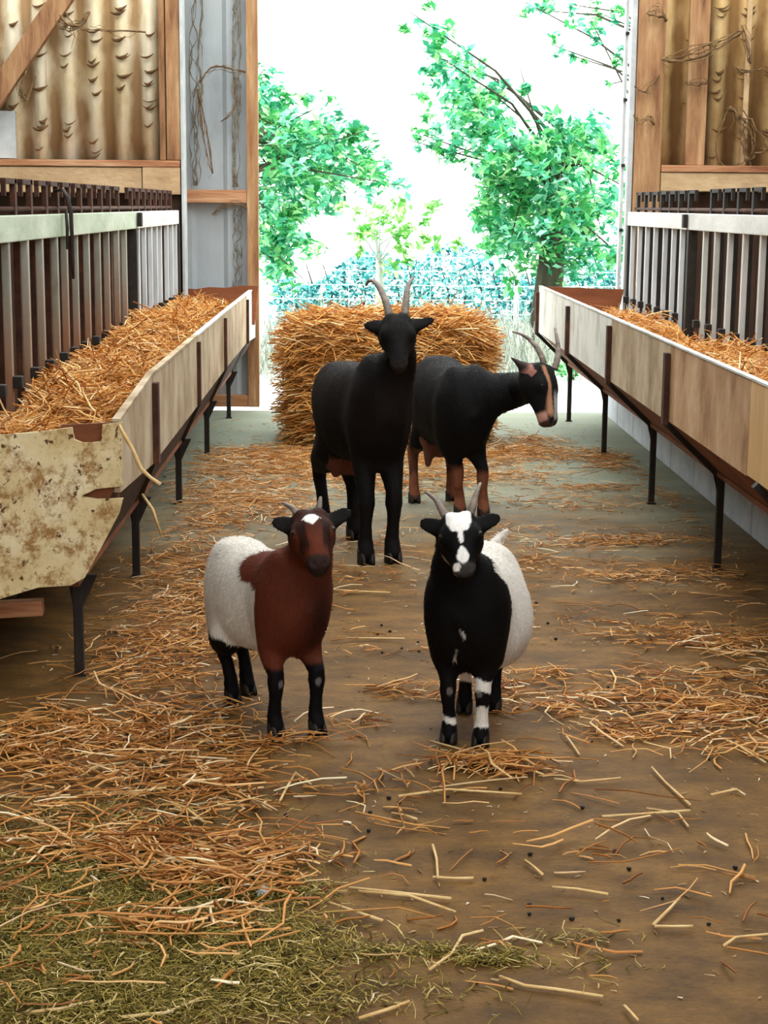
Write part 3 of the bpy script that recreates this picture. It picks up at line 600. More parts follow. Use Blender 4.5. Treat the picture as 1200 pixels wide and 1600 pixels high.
# droppings
dp = [(828, 1337), (983, 1360), (1149, 1358), (827, 1416), (827, 1430), (893, 1438), (967, 1440), (1107, 1446), (745, 1537), (624, 1256), (608, 1249), (782, 1234), (785, 1332), (757, 1376), (410, 1391), (490, 1342), (468, 1222), (340, 1224), (1075, 982), (596, 978), (609, 988), (597, 1021), (628, 1014), (653, 1005), (655, 1019), (840, 980), (856, 975), (868, 1000), (838, 943),
      (910, 1264), (925, 1160), (400, 1273), (447, 1276), (578, 1272), (576, 1300), (530, 1400), (325, 1483), (521, 1500), (700, 1246), (950, 1075), (1108, 1188), (590, 992), (1035, 1405), (960, 1332)]
dm = None
for i, (px, py) in enumerate(dp):
    if dm is None:
        bm = bmesh.new(); bmesh.ops.create_icosphere(bm, subdivisions=2, radius=1.0)
        for v in bm.verts: v.co.x *= 1.3*(1+.12*v.co.x); v.co.z *= .85
        dm = bpy.data.meshes.new('dropping'); bm.to_mesh(dm); bm.free(); dm.polygons.foreach_set('use_smooth', [True]*len(dm.polygons))
    c = G(px, py); r_ = random.uniform(.0034, .0052)
    o = link('dropping', dm, M['dropping'], None, label='small black dropping lying on the brown barn floor', cat='dropping', group='goat droppings on the floor')
    o.location = (c[0], c[1], r_*.85); o.scale = (r_, r_, r_); o.rotation_euler = (0, 0, random.uniform(0, 3))
# white scrap
MB().prism([G(398, 1392, .008), G(412, 1386, .02), G(424, 1390, .016), G(418, 1398, .008), G(402, 1400, .006)], (0, 0, .004)).build('white_scrap', M['white'], label='crumpled white scrap lying among the hay', cat='scrap')

# ================================================================== cobwebs hanging on the boards and walls
def web(pts, rad, label, m='cobweb', flat=.35):
    P = [W(*p) for p in pts]
    # smooth swag through the points
    Q = []
    for i in range(len(P)-1):
        a = P[max(i-1, 0)]; b = P[i]; c = P[i+1]; d = P[min(i+2, len(P)-1)]
        for t in np.linspace(0, 1, 5)[:-1]:
            Q.append(.5*((2*b)+(-a+c)*t+(2*a-5*b+4*c-d)*t*t+(-a+3*b-3*c+d)*t**3))
    Q.append(P[-1]); n = len(Q); mb = MB()
    for k in range(7):                                    # a few loose dusty threads that fray apart and hang
        j = np.array([random.gauss(0, .5), random.uniform(-.2, .2), random.gauss(-.2, .6)])*rad; w_ = random.uniform(.5, 1.2)
        lo_, hi_ = (0, n) if k < 2 else sorted((random.randint(0, n-4), random.randint(3, n)))
        if hi_-lo_ < 3: lo_, hi_ = 0, n
        seg = Q[lo_:hi_]; m_ = len(seg)
        pts_ = [q+j*math.sin(math.pi*i/(m_-1))*w_*1.6+np.array([random.gauss(0, .1), 0, random.gauss(0, .12)])*rad for i, q in enumerate(seg)]
        mb.tube(pts_, [max(.0015, rad*.16*(.4+.8*random.random())*(2.6 if k == 0 else .8)) for _ in seg], 5, flat=.6)
    for k in range(5):
        q = Q[random.randint(1, n-2)]; ln = rad*random.uniform(1, 3.5)
        mb.tube([q, q+np.array([random.gauss(0, .3)*rad, 0, -ln*.5]), q+np.array([random.gauss(0, .5)*rad, 0, -ln])], [rad*.1, rad*.07, .001], 5, flat=.6)
    mb.build('cobweb', M[m], smooth=True, label=label, cat='cobweb')
web([(312, 130, 11.4), (325, 112, 11.38), (345, 104, 11.38), (365, 110, 11.38), (384, 112, 11.42)], .022, 'dusty cobweb swag across the grey door leaf, highest')
web([(308, 140, 11.44), (316, 190, 11.44), (322, 230, 11.44), (332, 270, 11.44)], .028, 'long dark cobweb streak running down the grey door leaf')
web([(366, 125, 11.46), (370, 150, 11.46), (362, 175, 11.44), (345, 190, 11.44)], .014, 'thin cobweb curl beside the ribs of the grey door leaf')
web([(332, 335, 11.42), (350, 322, 11.4), (370, 318, 11.4), (386, 325, 11.42)], .022, 'cobweb hanging just under the rail of the grey door leaf')
web([(100, 15, 11.06), (118, 40, 11.04), (140, 42, 11.04), (175, 45, 11.06), (228, 50, 11.08)], .022, 'brown cobweb strand stretched across the cream wall top')
web([(84, 0, 11.05), (95, 30, 11.03), (118, 35, 11.04), (140, 20, 11.06)], .05, 'thick dark cobweb mass in the corner above the diagonal brace')
web([(40, 110, 11.05), (30, 135, 11.04), (40, 150, 11.05), (55, 118, 11.06)], .03, 'dark cobweb tuft under the diagonal brace')
web([(1034, 92, 11.0), (1055, 88, 10.98), (1085, 78, 11.0), (1115, 68, 11.02), (1160, 48, 11.05)], .045, 'long pale cobweb sash slung across the ochre wall')
web([(1140, 170, 11.06), (1160, 180, 11.04), (1172, 205, 11.04), (1176, 235, 11.05), (1168, 250, 11.06)], .075, 'broad curled cobweb sheet hanging low on the ochre wall')
web([(1160, 40, 11.06), (1168, 70, 11.05), (1172, 100, 11.06)], .03, 'dark cobweb hank at the upper right of the ochre wall')
web([(992, 135, 11.03), (1005, 142, 11.0), (1018, 132, 11.0), (1030, 118, 11.03)], .022, 'cobweb tuft on the right door post, upper one')
web([(990, 180, 11.03), (1002, 190, 11.0), (1015, 182, 11.0), (1022, 195, 11.03)], .02, 'cobweb tuft on the right door post, lower one')

M['webgrey'] = pmat('grey_dusty_web', [(.3, '5b564c'), (.6, '857f72'), (.8, 'a39c8c')], 20, rough=1, bump=.3)
def dusty_rope(px0, px1, py0, py1, Y, label):
    mb = MB()
    for k in range(6):
        pts = []; n = 26; x = random.uniform(px0, px1)
        for i in range(n):
            x = min(max(x+random.gauss(0, 3.0), px0), px1); pts.append(W(x, py0+(py1-py0)*i/(n-1), Y+random.uniform(-.01, .01)))
        mb.tube(pts, [random.uniform(.001, .009) for _ in range(n)], 6, flat=.5)
    mb.build('cobweb', M['webgrey'], smooth=True, label=label, cat='cobweb')
dusty_rope(296, 316, -10, 290, 11.49, 'grey dusty web matted down the left rib of the door leaf')
dusty_rope(364, 376, -10, 292, 11.49, 'grey dusty web matted down the right rib of the door leaf')
dusty_rope(364, 378, 322, 450, 11.49, 'grey dusty web on the door leaf below its rail')
web([(1010, 20, 11.0), (1030, 10, 11.0), (1040, 30, 11.02)], .03, 'small web at the very top of the right door post')
web([(1150, 105, 11.05), (1165, 112, 11.04), (1190, 108, 11.05)], .03, 'web ledge at the right edge of the ochre wall')
web([(1070, 130, 11.06), (1090, 126, 11.05), (1105, 128, 11.06)], .025, 'short web across the plank on the ochre wall')

# ================================================================== outdoors
M['leafteal'] = island_mat('teal_green_leaves', [(0, '1c7a54'), (.3, '3fa87c'), (.65, '74cda6'), (1, 'b8ecd4')], .6, .45)
M['leafgreen'] = island_mat('green_leaves', [(0, '1f7a3c'), (.35, '44ac60'), (.7, '7ed088'), (1, 'c4f0b0')], .6, .45)
M['leaflime'] = island_mat('lime_leaves', [(0, '3f9a3c'), (.5, '86c868'), (1, 'cdeaa4')], .6, .45)
M['leafblue'] = island_mat('bluish_hedge_leaves', [(0, '0c5058'), (.35, '278a88'), (.7, '6cbcb6'), (1, 'c8eae8')], .6, .3)
M['bark'] = pmat('dark_bark', [(.3, '2c2a20'), (.6, '4a473a'), (.8, '67645a')], 10, (1, 1, .2), .9, .5, 40)
M['palebark'] = pmat('pale_bark', [(.3, 'a8aca6'), (.6, 'c8cbc6'), (.8, 'e0e2de')], 8, (1, 1, .2), .9, .4, 40)
M['drygrass'] = island_mat('bleached_grass', [(0, '9aa59a'), (.4, 'bcc5b8'), (.8, 'd8dccf'), (1, 'e8eadf')], .8, .3)
M['wire'] = pmat('galvanised_wire', [(.3, 'b5bcbc'), (.7, 'd6dcdc')], 10, rough=.4, bump=0)

def leaves(name, C, size, mat, parent):
    """folded diamond leaves"""
    N = len(C); a = rng.uniform(0, 2*math.pi, N); el = rng.normal(-.2, .5, N); rl = rng.uniform(-.9, .9, N)
    d = np.stack([np.cos(a)*np.cos(el), np.sin(a)*np.cos(el), np.sin(el)], 1)
    e = np.cross(d, [0, 0, 1.0]); e /= np.linalg.norm(e, axis=1)[:, None]; n = np.cross(e, d)
    e2 = e*np.cos(rl)[:, None]+n*np.sin(rl)[:, None]; n2 = np.cross(e2, d)
    s_ = (size*rng.uniform(.6, 1.35, N))[:, None]
    V = np.stack([C-d*s_, C+e2*s_*.45+n2*s_*.16-d*s_*.1, C+d*s_, C-e2*s_*.45+n2*s_*.16-d*s_*.1, C-d*s_*.15], 1)
    b = (np.arange(N)*5)[:, None]
    q = np.stack([np.concatenate([b+0, b+1, b+2, b+4], 1), np.concatenate([b+0, b+4, b+2, b+3], 1)], 1).reshape(-1, 4)
    o = link(name, fast_mesh(name, V.reshape(-1, 3)-np.array(parent.location), q), mat, parent, kind='stuff'); return o

def tree(name, label, base, trunk_top, r0, blobs, Y, depth, dens, size, mats, bark):
    root = empty(name, (base[0], base[1], -.03), label=label, cat='tree')
    cs = [(W(px, py, Y)+np.array([0, rng.uniform(-depth, depth), 0]), rp*Y/FPX, k) for (px, py, rp, k) in blobs]
    top = np.array(trunk_top); b0 = np.array([base[0], base[1], -.03])
    tk = MB().tube([b0, b0*.6+top*.4+np.array([.03, 0, 0]), b0*.25+top*.75, top], [r0*1.3, r0, r0*.6, r0*.12], 10).build('trunk', M[bark], root, smooth=True)
    for c, r_, k in cs:
        t = rng.uniform(.55, 1.0); p = b0*(1-t)+top*t; mid = (p+c)/2+np.array([rng.uniform(-.1, .1), 0, .12])
        MB().tube([p, mid, c, c+(c-mid)*.4], [r0*.16, r0*.09, r0*.045, r0*.015], 6).build('branch', M[bark], root, smooth=True)
    for mi, m in enumerate(mats):
        L = []
        for c, r_, k in cs:
            n = int(dens*k*(r_/.3)**2/len(mats))
            if n < 1: continue
            v = rng.normal(0, 1, (n, 3)); v /= np.linalg.norm(v, axis=1)[:, None]
            # leaves sit in sprays, leaving gaps of light
            ns = max(2, n//14); ctr = c+rng.normal(0, .55, (ns, 3))*r_*np.array([1, 1.2, .9])
            L.append(ctr[rng.integers(0, ns, n)]+rng.normal(0, .17, (n, 3))*r_)
        if L: leaves('foliage', np.concatenate(L), size, M[m], root)
    return root

tree('dense_tree', 'dark green leafy tree beside the grey door leaf', (-1.5, 15.0), (-1.25, 15.0, 2.4), .11,
     [(402, 110, 26, 1.1), (408, 150, 36, 1.3), (428, 185, 42, 1.3), (404, 225, 55, 1.3), (442, 205, 36, 1.2), (468, 228, 42, 1), (515, 245, 55, 1.1), (555, 255, 46, 1.0), (600, 270, 34, .6), (540, 215, 30, .6), (440, 275, 50, 1), (500, 215, 38, .6), (425, 345, 45, 1.2), (446, 385, 40, 1.1), (408, 395, 40, 1.2), (525, 290, 40, .5), (585, 285, 40, .3), (470, 275, 45, .9), (480, 180, 25, .5), (405, 315, 45, 1.1), (465, 330, 30, .4), (460, 415, 25, .7)],
     15.0, .8, 440, .052, ('leafgreen', 'leafteal'), 'bark')
ytree = tree('young_tree', 'young pale-trunked tree with sparse lime leaves behind the bale', (.26, 17.0), (.27, 17.0, 1.05), .055,
     [(552, 345, 30, .5), (600, 352, 34, .7), (645, 365, 34, .8), (680, 380, 26, .6), (620, 390, 30, .6), (575, 372, 26, .4), (610, 300, 30, .25), (540, 320, 26, .3), (660, 330, 30, .3)],
     17.0, .35, 300, .05, ('leaflime',), 'palebark')
tree('tall_tree', 'tall bushy green tree filling the right of the doorway', (1.85, 16.2), (1.95, 16.2, 2.2), .13,
     [(662, 50, 24, .7), (690, 80, 30, .9), (700, 112, 34, 1), (722, 140, 38, 1.2), (745, 100, 18, .6), (740, 172, 42, 1.2), (780, 148, 32, 1.2), (808, 135, 20, 1), (728, 205, 36, 1), (680, 220, 30, .7), (656, 225, 22, .5), (762, 215, 42, 1.1), (715, 240, 30, .6), (790, 235, 45, 1.2), (840, 240, 50, 1.2), (800, 290, 55, 1.3), (870, 222, 36, 1.1), (900, 262, 55, 1.2), (930, 232, 36, 1), (955, 292, 40, 1.1), (860, 318, 55, 1.2), (820, 350, 55, 1.3), (900, 350, 55, 1.2), (768, 292, 36, 1), (790, 372, 42, 1.1), (850, 388, 48, 1.2), (945, 345, 40, 1), (760, 330, 30, .6), (970, 400, 30, 1), (920, 400, 40, 1)],
     16.2, .9, 380, .056, ('leafgreen', 'leafteal'), 'bark')
tree('overhanging_tree', 'tree behind, only thin leafy twigs showing at the upper right', (3.6, 18.0), (3.2, 18.0, 3.2), .12,
     [(860, 15, 26, .5), (900, 8, 34, .6), (950, 25, 28, .5), (870, 72, 13, 1), (905, 88, 12, 1), (962, 92, 16, 1.1), (925, 38, 18, .5), (835, 8, 20, .4), (955, 130, 8, 1)],
     18.0, .4, 420, .05, ('leafgreen', 'leafteal'), 'bark')
# bluish hedge behind the wire
hd = empty('hedge', (1.6, 20, -.03), label='bluish green hedge running behind the wire fence', cat='hedge')
N = 9000; hx = rng.uniform(-.95, 4.2, N); hz = rng.random(N)**.9*(.82+.16*np.sin(2.3*hx)+.12*np.sin(5.1*hx+1)); hy = 20+rng.normal(0, .35, N)
hz = np.where(hx < .9, hz*.86, hz)
leaves('foliage', np.stack([hx, hy, hz], 1), .045, M['leafblue'], hd)
for i in range(26):
    xx = -.9+.2*i; MB().tube([(xx, 20, -.03), (xx+.06, 20.05, .35), (xx-.05, 20, .7)], [.018, .013, .006], 6).build('stem', M['bark'], hd, smooth=True)
# wire fence
wf = empty('wire_fence', (1.5, 17.8, -.03), label='thin square-mesh wire fence across the yard', cat='fence')
for z in (.12, .27, .42, .57, .72, .87, .99):
    MB().tube([(-1.3, 17.8, z), (1.4, 17.8, z-.01), (4.4, 17.8, z)], .0045, 4).build('wire', M['wire'], wf)
for i in range(20):
    xx = -1.2+i*.29; MB().tube([(xx, 17.8, -.02), (xx, 17.8, .99)], .0028, 4).build('stay_wire', M['wire'], wf)
for xx in (-1.25, 1.75, 4.3):
    MB().tube([(xx, 17.85, -.03), (xx, 17.85, 1.1)], .03, 8).build('fence_post', M['palebark'], wf, smooth=True)
# bleached grass and weeds at the edge of the yard
def tufts(name, label, regs, mat, hmax):
    Cs = np.concatenate([np.stack([rng.normal(x_, sx, n), rng.normal(y_, sy, n), np.zeros(n)], 1) for x_, y_, sx, sy, n in regs]); n = len(Cs)
    Ls = rng.uniform(.25, 1, n)*hmax; Cs[:, 2] = Ls*.42-.03
    me = strand_mesh(name, Cs, rng.uniform(0, 6.3, n), rng.normal(1.35, .22, n), Ls, rng.uniform(.003, .008, n), bend=.4)
    link(name, me, M[mat], None, label=label, cat='grass', kind='stuff')
tufts('bleached_grass', 'pale bleached tall grass beyond the doorway', [(1.15, 14.6, .35, .5, 700), (1.9, 15.2, .3, .4, 300), (-.75, 14.5, .18, .5, 260), (.4, 17.0, .9, .3, 500)], 'drygrass', .55)
sh = empty('small_shrub', (1.86, 13.9, -.03), label='small bright green plant in the yard under the right trough', cat='plant')
n = 260; leaves('foliage', np.stack([rng.normal(1.86, .12, n), rng.normal(13.9, .1, n), np.abs(rng.normal(.08, .08, n))], 1), .03, M['leafgreen'], sh)
for i in range(5): MB().tube([(1.86, 13.9, -.03), (1.8+.03*i, 13.9, .1)], [.006, .003], 5).build('stem', M['bark'], sh)

# ================================================================== goats
def cone(a, b, ra, rb):
    a, b = np.array(a, float), np.array(b, float); ab = b-a; l2 = ab@ab+1e-12; r = max(ra, rb)
    def f(X, Y, Z):
        t = np.clip(((X-a[0])*ab[0]+(Y-a[1])*ab[1]+(Z-a[2])*ab[2])/l2, 0, 1)
        return np.sqrt((X-a[0]-t*ab[0])**2+(Y-a[1]-t*ab[1])**2+(Z-a[2]-t*ab[2])**2)-(ra+(rb-ra)*t)
    return f, np.minimum(a, b)-r, np.maximum(a, b)+r

def chain(pts, rad):
    P = [np.array(p, float) for p in pts]; fs = [cone(P[i], P[i+1], rad[i], rad[i+1])[0] for i in range(len(P)-1)]; r = max(rad)
    def f(X, Y, Z):
        d = fs[0](X, Y, Z)
        for g in fs[1:]: d = np.minimum(d, g(X, Y, Z))
        return d
    return f, np.min(P, 0)-r, np.max(P, 0)+r

def ellip(c, r, ax=None):
    c = np.array(c, float); r = np.array(r, float); A = np.eye(3) if ax is None else np.array(ax, float); R = r.max()
    def f(X, Y, Z):
        q = 0; 
        for k in range(3): q = q+(((X-c[0])*A[k, 0]+(Y-c[1])*A[k, 1]+(Z-c[2])*A[k, 2])/r[k])**2
        k1 = 0
        for k in range(3): k1 = k1+(((X-c[0])*A[k, 0]+(Y-c[1])*A[k, 1]+(Z-c[2])*A[k, 2])/r[k]**2)**2
        q = np.sqrt(q); return (q-1)*q/np.sqrt(k1+1e-9)
    return f, c-R, c+R

def loft(o, e1, e2, e3, sec, cap0, cap1, n=2.0, curl=0.0):
    """sections (s, offset2, offset3, half2, half3) along e1 from o, rounded ends"""
    o, e1, e2, e3 = (np.array(q, float) for q in (o, e1, e2, e3)); sec = np.array(sec, float)
    m = 160; S_ = np.linspace(sec[0, 0], sec[-1, 0], m); T = np.zeros((m, 4))
    for k in range(4):                                 # smooth through the sections
        lin_ = np.interp(S_, sec[:, 0], sec[:, 1+k]); ker = np.hanning(17); ker /= ker.sum()
        T[:, k] = np.convolve(np.pad(lin_, 8, mode='edge'), ker, 'valid')
    d0 = np.clip(1-(S_-S_[0])/max(cap0, 1e-6), 0, 1); d1 = np.clip(1-(S_[-1]-S_)/max(cap1, 1e-6), 0, 1)
    sc = np.sqrt(np.maximum(1-d0**2, 1e-4))*np.sqrt(np.maximum(1-d1**2, 1e-4)); T[:, 2] *= sc; T[:, 3] *= sc
    R = float((np.abs(sec[:, 1:3]).max()+sec[:, 3:5].max())*1.3); a = o+e1*S_[0]; b = o+e1*S_[-1]
    def f(X, Y, Z):
        x, y, z = X-o[0], Y-o[1], Z-o[2]
        s = x*e1[0]+y*e1[1]+z*e1[2]; l = x*e2[0]+y*e2[1]+z*e2[2]; v = x*e3[0]+y*e3[1]+z*e3[2]
        if curl: v = v-curl*l*l
        ex = np.maximum(np.maximum(S_[0]-s, s-S_[-1]), 0)
        g = [np.interp(s, S_, T[:, k]) for k in range(4)]
        q = (np.abs((l-g[0])/g[2])**n+np.abs((v-g[1])/g[3])**n)**(1/n)
        k0 = np.sqrt(((l-g[0])/g[2])**2+((v-g[1])/g[3])**2); k1 = np.sqrt(((l-g[0])/g[2]**2)**2+((v-g[1])/g[3]**2)**2)
        d = np.where(q < 1, (q-1)*np.minimum(g[2], g[3]), (q-1)*k0/(k1+1e-9)); return np.where(ex > 0, np.sqrt(np.maximum(d, 0)**2+ex**2), d)
    return f, np.minimum(a, b)-R, np.maximum(a, b)+R

def surface_nets(D, org, h):
    ins = D < 0; nx, ny, nz = D.shape
    c = [ins[i:nx-1+i, j:ny-1+j, k:nz-1+k] for i in (0, 1) for j in (0, 1) for k in (0, 1)]
    sm = sum(q.astype(np.int8) for q in c); act = (sm > 0) & (sm < 8)
    I, J, K = np.nonzero(act); N = len(I); idx = -np.ones(act.shape, np.int64); idx[I, J, K] = np.arange(N)
    off = [(i, j, k) for i in (0, 1) for j in (0, 1) for k in (0, 1)]
    val = np.stack([D[I+i, J+j, K+k] for i, j, k in off], 1)
    acc = np.zeros((N, 3)); cnt = np.zeros(N)
    for a in range(8):
        for b in range(a+1, 8):
            if sum(abs(off[a][q]-off[b][q]) for q in range(3)) != 1: continue
            va, vb = val[:, a], val[:, b]; mk = (va < 0) != (vb < 0)
            t = np.where(mk, va/(va-vb+1e-20), 0); oa, ob = np.array(off[a]), np.array(off[b])
            acc += np.where(mk[:, None], oa+(ob-oa)*t[:, None], 0); cnt += mk
    V = (np.stack([I, J, K], 1)+acc/cnt[:, None])*h+org
    Q = []
    for ax in range(3):
        A = np.moveaxis(ins, ax, 0); s0 = A[:-1]; s1 = A[1:]; ch = s0 != s1
        ch[:, 0, :] = False; ch[:, -1, :] = False; ch[:, :, 0] = False; ch[:, :, -1] = False
        a, b, c_ = np.nonzero(ch); im = np.moveaxis(idx, ax, 0); fl = s0[a, b, c_]
        q = np.stack([im[a, b-1, c_-1], im[a, b, c_-1], im[a, b, c_], im[a, b-1, c_]], 1)
        if ax == 1: fl = ~fl
        q = np.where(fl[:, None], q, q[:, ::-1]); Q.append(q)
    return V, np.concatenate(Q)

def wnoise(P, f, seed=0, oct_=3):
    r = np.random.default_rng(seed); o = np.zeros(len(P)); amp = 1
    for _ in range(oct_):
        for _ in range(3):
            k = r.normal(0, 1, 3); k /= np.linalg.norm(k); o += amp*np.sin((P@k)*f*r.uniform(.7, 1.3)+r.uniform(0, 6.3))/3
        f *= 2.1; amp *= .55
    return o

M['coat'] = bpy.data.materials.new('goat_coat'); M['coat'].use_nodes = True
_nt = M['coat'].node_tree; _b = _nt.nodes['Principled BSDF']
_a = _nt.nodes.new('ShaderNodeVertexColor'); _a.layer_name = 'coat'
_n = _nt.nodes.new('ShaderNodeTexNoise'); _n.inputs['Scale'].default_value = 55; _n.inputs['Detail'].default_value = 5
_tc = _nt.nodes.new('ShaderNodeTexCoord'); _mp = _nt.nodes.new('ShaderNodeMapping'); _mp.inputs['Scale'].default_value = (2.2, 1.2, .45)
_nt.links.new(_tc.outputs['Object'], _mp.inputs[0]); _nt.links.new(_mp.outputs[0], _n.inputs['Vector'])
_mr = _nt.nodes.new('ShaderNodeMapRange'); _mr.inputs[3].default_value = .72; _mr.inputs[4].default_value = 1.15
_nt.links.new(_n.outputs['Fac'], _mr.inputs[0])
_mx = _nt.nodes.new('ShaderNodeMixRGB'); _mx.blend_type = 'MULTIPLY'; _mx.inputs[0].default_value = 1
_nt.links.new(_a.outputs[0], _mx.inputs[1]); _nt.links.new(_mr.outputs[0], _mx.inputs[2]); _nt.links.new(_mx.outputs[0], _b.inputs['Base Color'])
_bp = _nt.nodes.new('ShaderNodeBump'); _bp.inputs['Strength'].default_value = .25; _bp.inputs['Distance'].default_value = .006
_nt.links.new(_n.outputs['Fac'], _bp.inputs['Height']); _nt.links.new(_bp.outputs[0], _b.inputs['Normal'])
_b.inputs['Roughness'].default_value = .72; _b.inputs['Specular IOR Level'].default_value = .12
M['horn'] = pmat('grey_brown_horn', [(.3, '4a3d33'), (.55, '75665a'), (.8, '988878')], 14, (1, 1, 3), .5, .2, 60, spec=.4)
M['hoof'] = pmat('dark_hoof', [(.3, '0f0c0a'), (.7, '2a241f')], 20, rough=.5, bump=.2)
M['eye'] = pmat('amber_brown_eye', [(.3, '120b06'), (.7, '2a1a0c')], 30, rough=.3, bump=0, spec=.3)
M['pupil'] = pmat('black_pupil', [(.3, '020202'), (.7, '050505')], 5, rough=.25, bump=0, spec=.3)

def catmull(P, per=6):
    P = [np.array(q, float) for q in P]; Q = []
    for i in range(len(P)-1):
        a = P[max(i-1, 0)]; b = P[i]; c = P[i+1]; d = P[min(i+2, len(P)-1)]
        for t in np.linspace(0, 1, per+1)[:-1]:
            Q.append(.5*((2*b)+(-a+c)*t+(2*a-5*b+4*c-d)*t*t+(-a+3*b-3*c+d)*t**3))
    Q.append(P[-1]); return Q

def goat(sp):
    th = math.radians(sp['yaw']); cs, sn = math.cos(th), math.sin(th); rt = np.array([sp['root'][0], sp['root'][1], 0.0])
    def loc(p):
        d = np.array(p, float)-rt; return np.array([cs*d[0]+sn*d[1], -sn*d[0]+cs*d[1], d[2]])
    def dirl(v): return np.array([cs*v[0]+sn*v[1], -sn*v[0]+cs*v[1], v[2]])
    k = sp['size']; bl = sp.get('bulk', 1.0)             # 1 = pygmy goat
    prims = []                                           # (group, sdf, lo, hi, blend)
    def add(g, pr, kk): prims.append((g,)+pr+(kk,))
    # trunk
    sec = [(y, 0, zc, hw, hh) for y, zc, hw, hh in sp['trunk']]
    add('trunk', loft((0, 0, 0), (0, 1, 0), (1, 0, 0), (0, 0, 1), sec, .07*k, .07*k, 2.2), .01)
    tr_ = np.array(sp['trunk']); ytop = lambda y: np.interp(y, tr_[:, 0], tr_[:, 1]+tr_[:, 3]); zcen = lambda y: np.interp(y, tr_[:, 0], tr_[:, 1]); hwid = lambda y: np.interp(y, tr_[:, 0], tr_[:, 2])
    # head frame
    Pp = loc(W(*sp['poll'])); Np = loc(W(*sp['nose'])); e1 = Np-Pp; L = np.linalg.norm(e1); e1 /= L
    e3 = dirl(np.array(sp['face'], float)); e3 -= e1*(e3@e1); e3 /= np.linalg.norm(e3); e2 = np.cross(e3, e1)
    if dirl((1, 0, 0))@e2 < 0: e2 = -e2                   # e2 points to the viewer's right
    u = L/.19*sp.get('headw', 1.0)
    def HP(s, l, v): return Pp+e1*(s*L)+e2*(l*u)+e3*(v*u)
    hsec = [(s*L, 0, c*u, w_*u, h_*u) for s, c, w_, h_ in ((-.06, -.038, .036, .036), (.05, -.034, .043, .044), (.2, -.030, .050, .052), (.36, -.027, .053, .056), (.52, -.022, .044, .050), (.68, -.017, .0365, .042), (.82, -.015, .0335, .036), (.94, -.016, .033, .032), (1.04, -.018, .029, .026))]
    add('head', loft(Pp, e1, e2, e3, hsec, .05*u, .035*u, 2.3), .02*u)
    for s_ in (-1, 1):
        add('head', ellip(HP(.37, s_*.044, -.004), np.array([.019, .015, .013])*u*1.15, [e1, e2, e3]), .018*u)
        add('head', cone(HP(.30, s_*.026, -.060), HP(.62, s_*.014, -.046), .024*u, .018*u), .03*u)
        add('head', ellip(HP(.93, s_*.017, -.006), np.array([.02, .015, .016])*u, [e1, e2, e3]), .012*u)
        add('head', ellip(HP(.05, s_*.024, -.008), np.array([.018, .018, .018])*u), .015*u)
    add('head', cone(HP(.55, 0, -.052), HP(.93, 0, -.042), .026*u, .020*u), .022*u)           # lower jaw and chin
    # ears
    for tip, nm in zip(sp['ears'], (-1, 1)):
        if tip is None: tipl = HP(.24, nm*.13, -.06)
        else: tipl = loc(W(*tip))
        bs = HP(.17, nm*.040, -.030); ax = tipl-bs; le = np.linalg.norm(ax); ax /= le
        nrm = e3+ -.25*np.array([0, 0, 1.0]); nrm -= ax*(nrm@ax); nrm /= np.linalg.norm(nrm); wd = np.cross(ax, nrm)
        ew = sp.get('earw', .023)*u
        add('ear', loft(bs, ax, wd, nrm, [(-.01*u, 0, 0, .012*u, .012*u), (.15*le, 0, 0, .6*ew, .010*u), (.35*le, 0, 0, .85*ew, .008*u), (.6*le, 0, 0, ew, .0068*u), (.82*le, 0, 0, .92*ew, .0062*u), (le, 0, 0, .75*ew, .006*u)], .01*u, .28*le, 2.0, curl=6/u), .012*u)
    # neck
    nk = [np.array(p_) for p_ in sp['neck']]; nr = list(sp['neckr'])
    nk.append(HP(.20, 0, -.060)); nr.append(sp.get('neck_end', .042)*u)
    nc = catmull(nk, 4); nrr = np.interp(np.linspace(0, 1, len(nc)), np.linspace(0, 1, len(nr)), nr)
    add('neck', chain(nc, nrr), .06*k)
    # legs
    feet = []
    lw = sp.get('legw', 1.0)
    kz = sp.get('knee', .145*k); el = sp.get('elbow', .235*k); hz_ = sp.get('hock', .165*k)
    fy = sp['fore_y']; hy_ = sp['hind_y']
    for (fxw, fyw), nm in zip(sp['fore'], (-1, 1)):
        f = loc((fxw, fyw, 0)); sx = nm*sp['fore_x']
        sh_ = np.array([sx*.9, fy-.01*k, el+.16*k]); eb = np.array([sx, fy+.02*k, el]); kn = np.array([.75*f[0]+.25*sx, .8*f[1]+.2*(fy)-.006*k, kz]); ft = np.array([f[0], f[1]+.004*k, .052*k]); pb = np.array([f[0], f[1]-.006*k, .026*k])
        g = 'foreL' if nm < 0 else 'foreR'
        add('trunk', ellip(sh_+np.array([-nm*.006*k, 0, -.02*k]), np.array([.045*bl, .075, .12])*k), .05*k)
        up = np.array([0, 0, 1.0])*k
        add(g, chain([sh_, eb, .5*eb+.5*kn+.01*up, kn+.028*up, kn+.004*up, kn-.024*up, .5*kn+.5*ft, ft+.012*up, ft, pb], np.array([.05*bl/lw, .040*bl/lw, .027, .0215, .0228, .0185, .0165, .0185, .0205, .0215])*k*lw), .045*k)
        feet.append((f, nm))
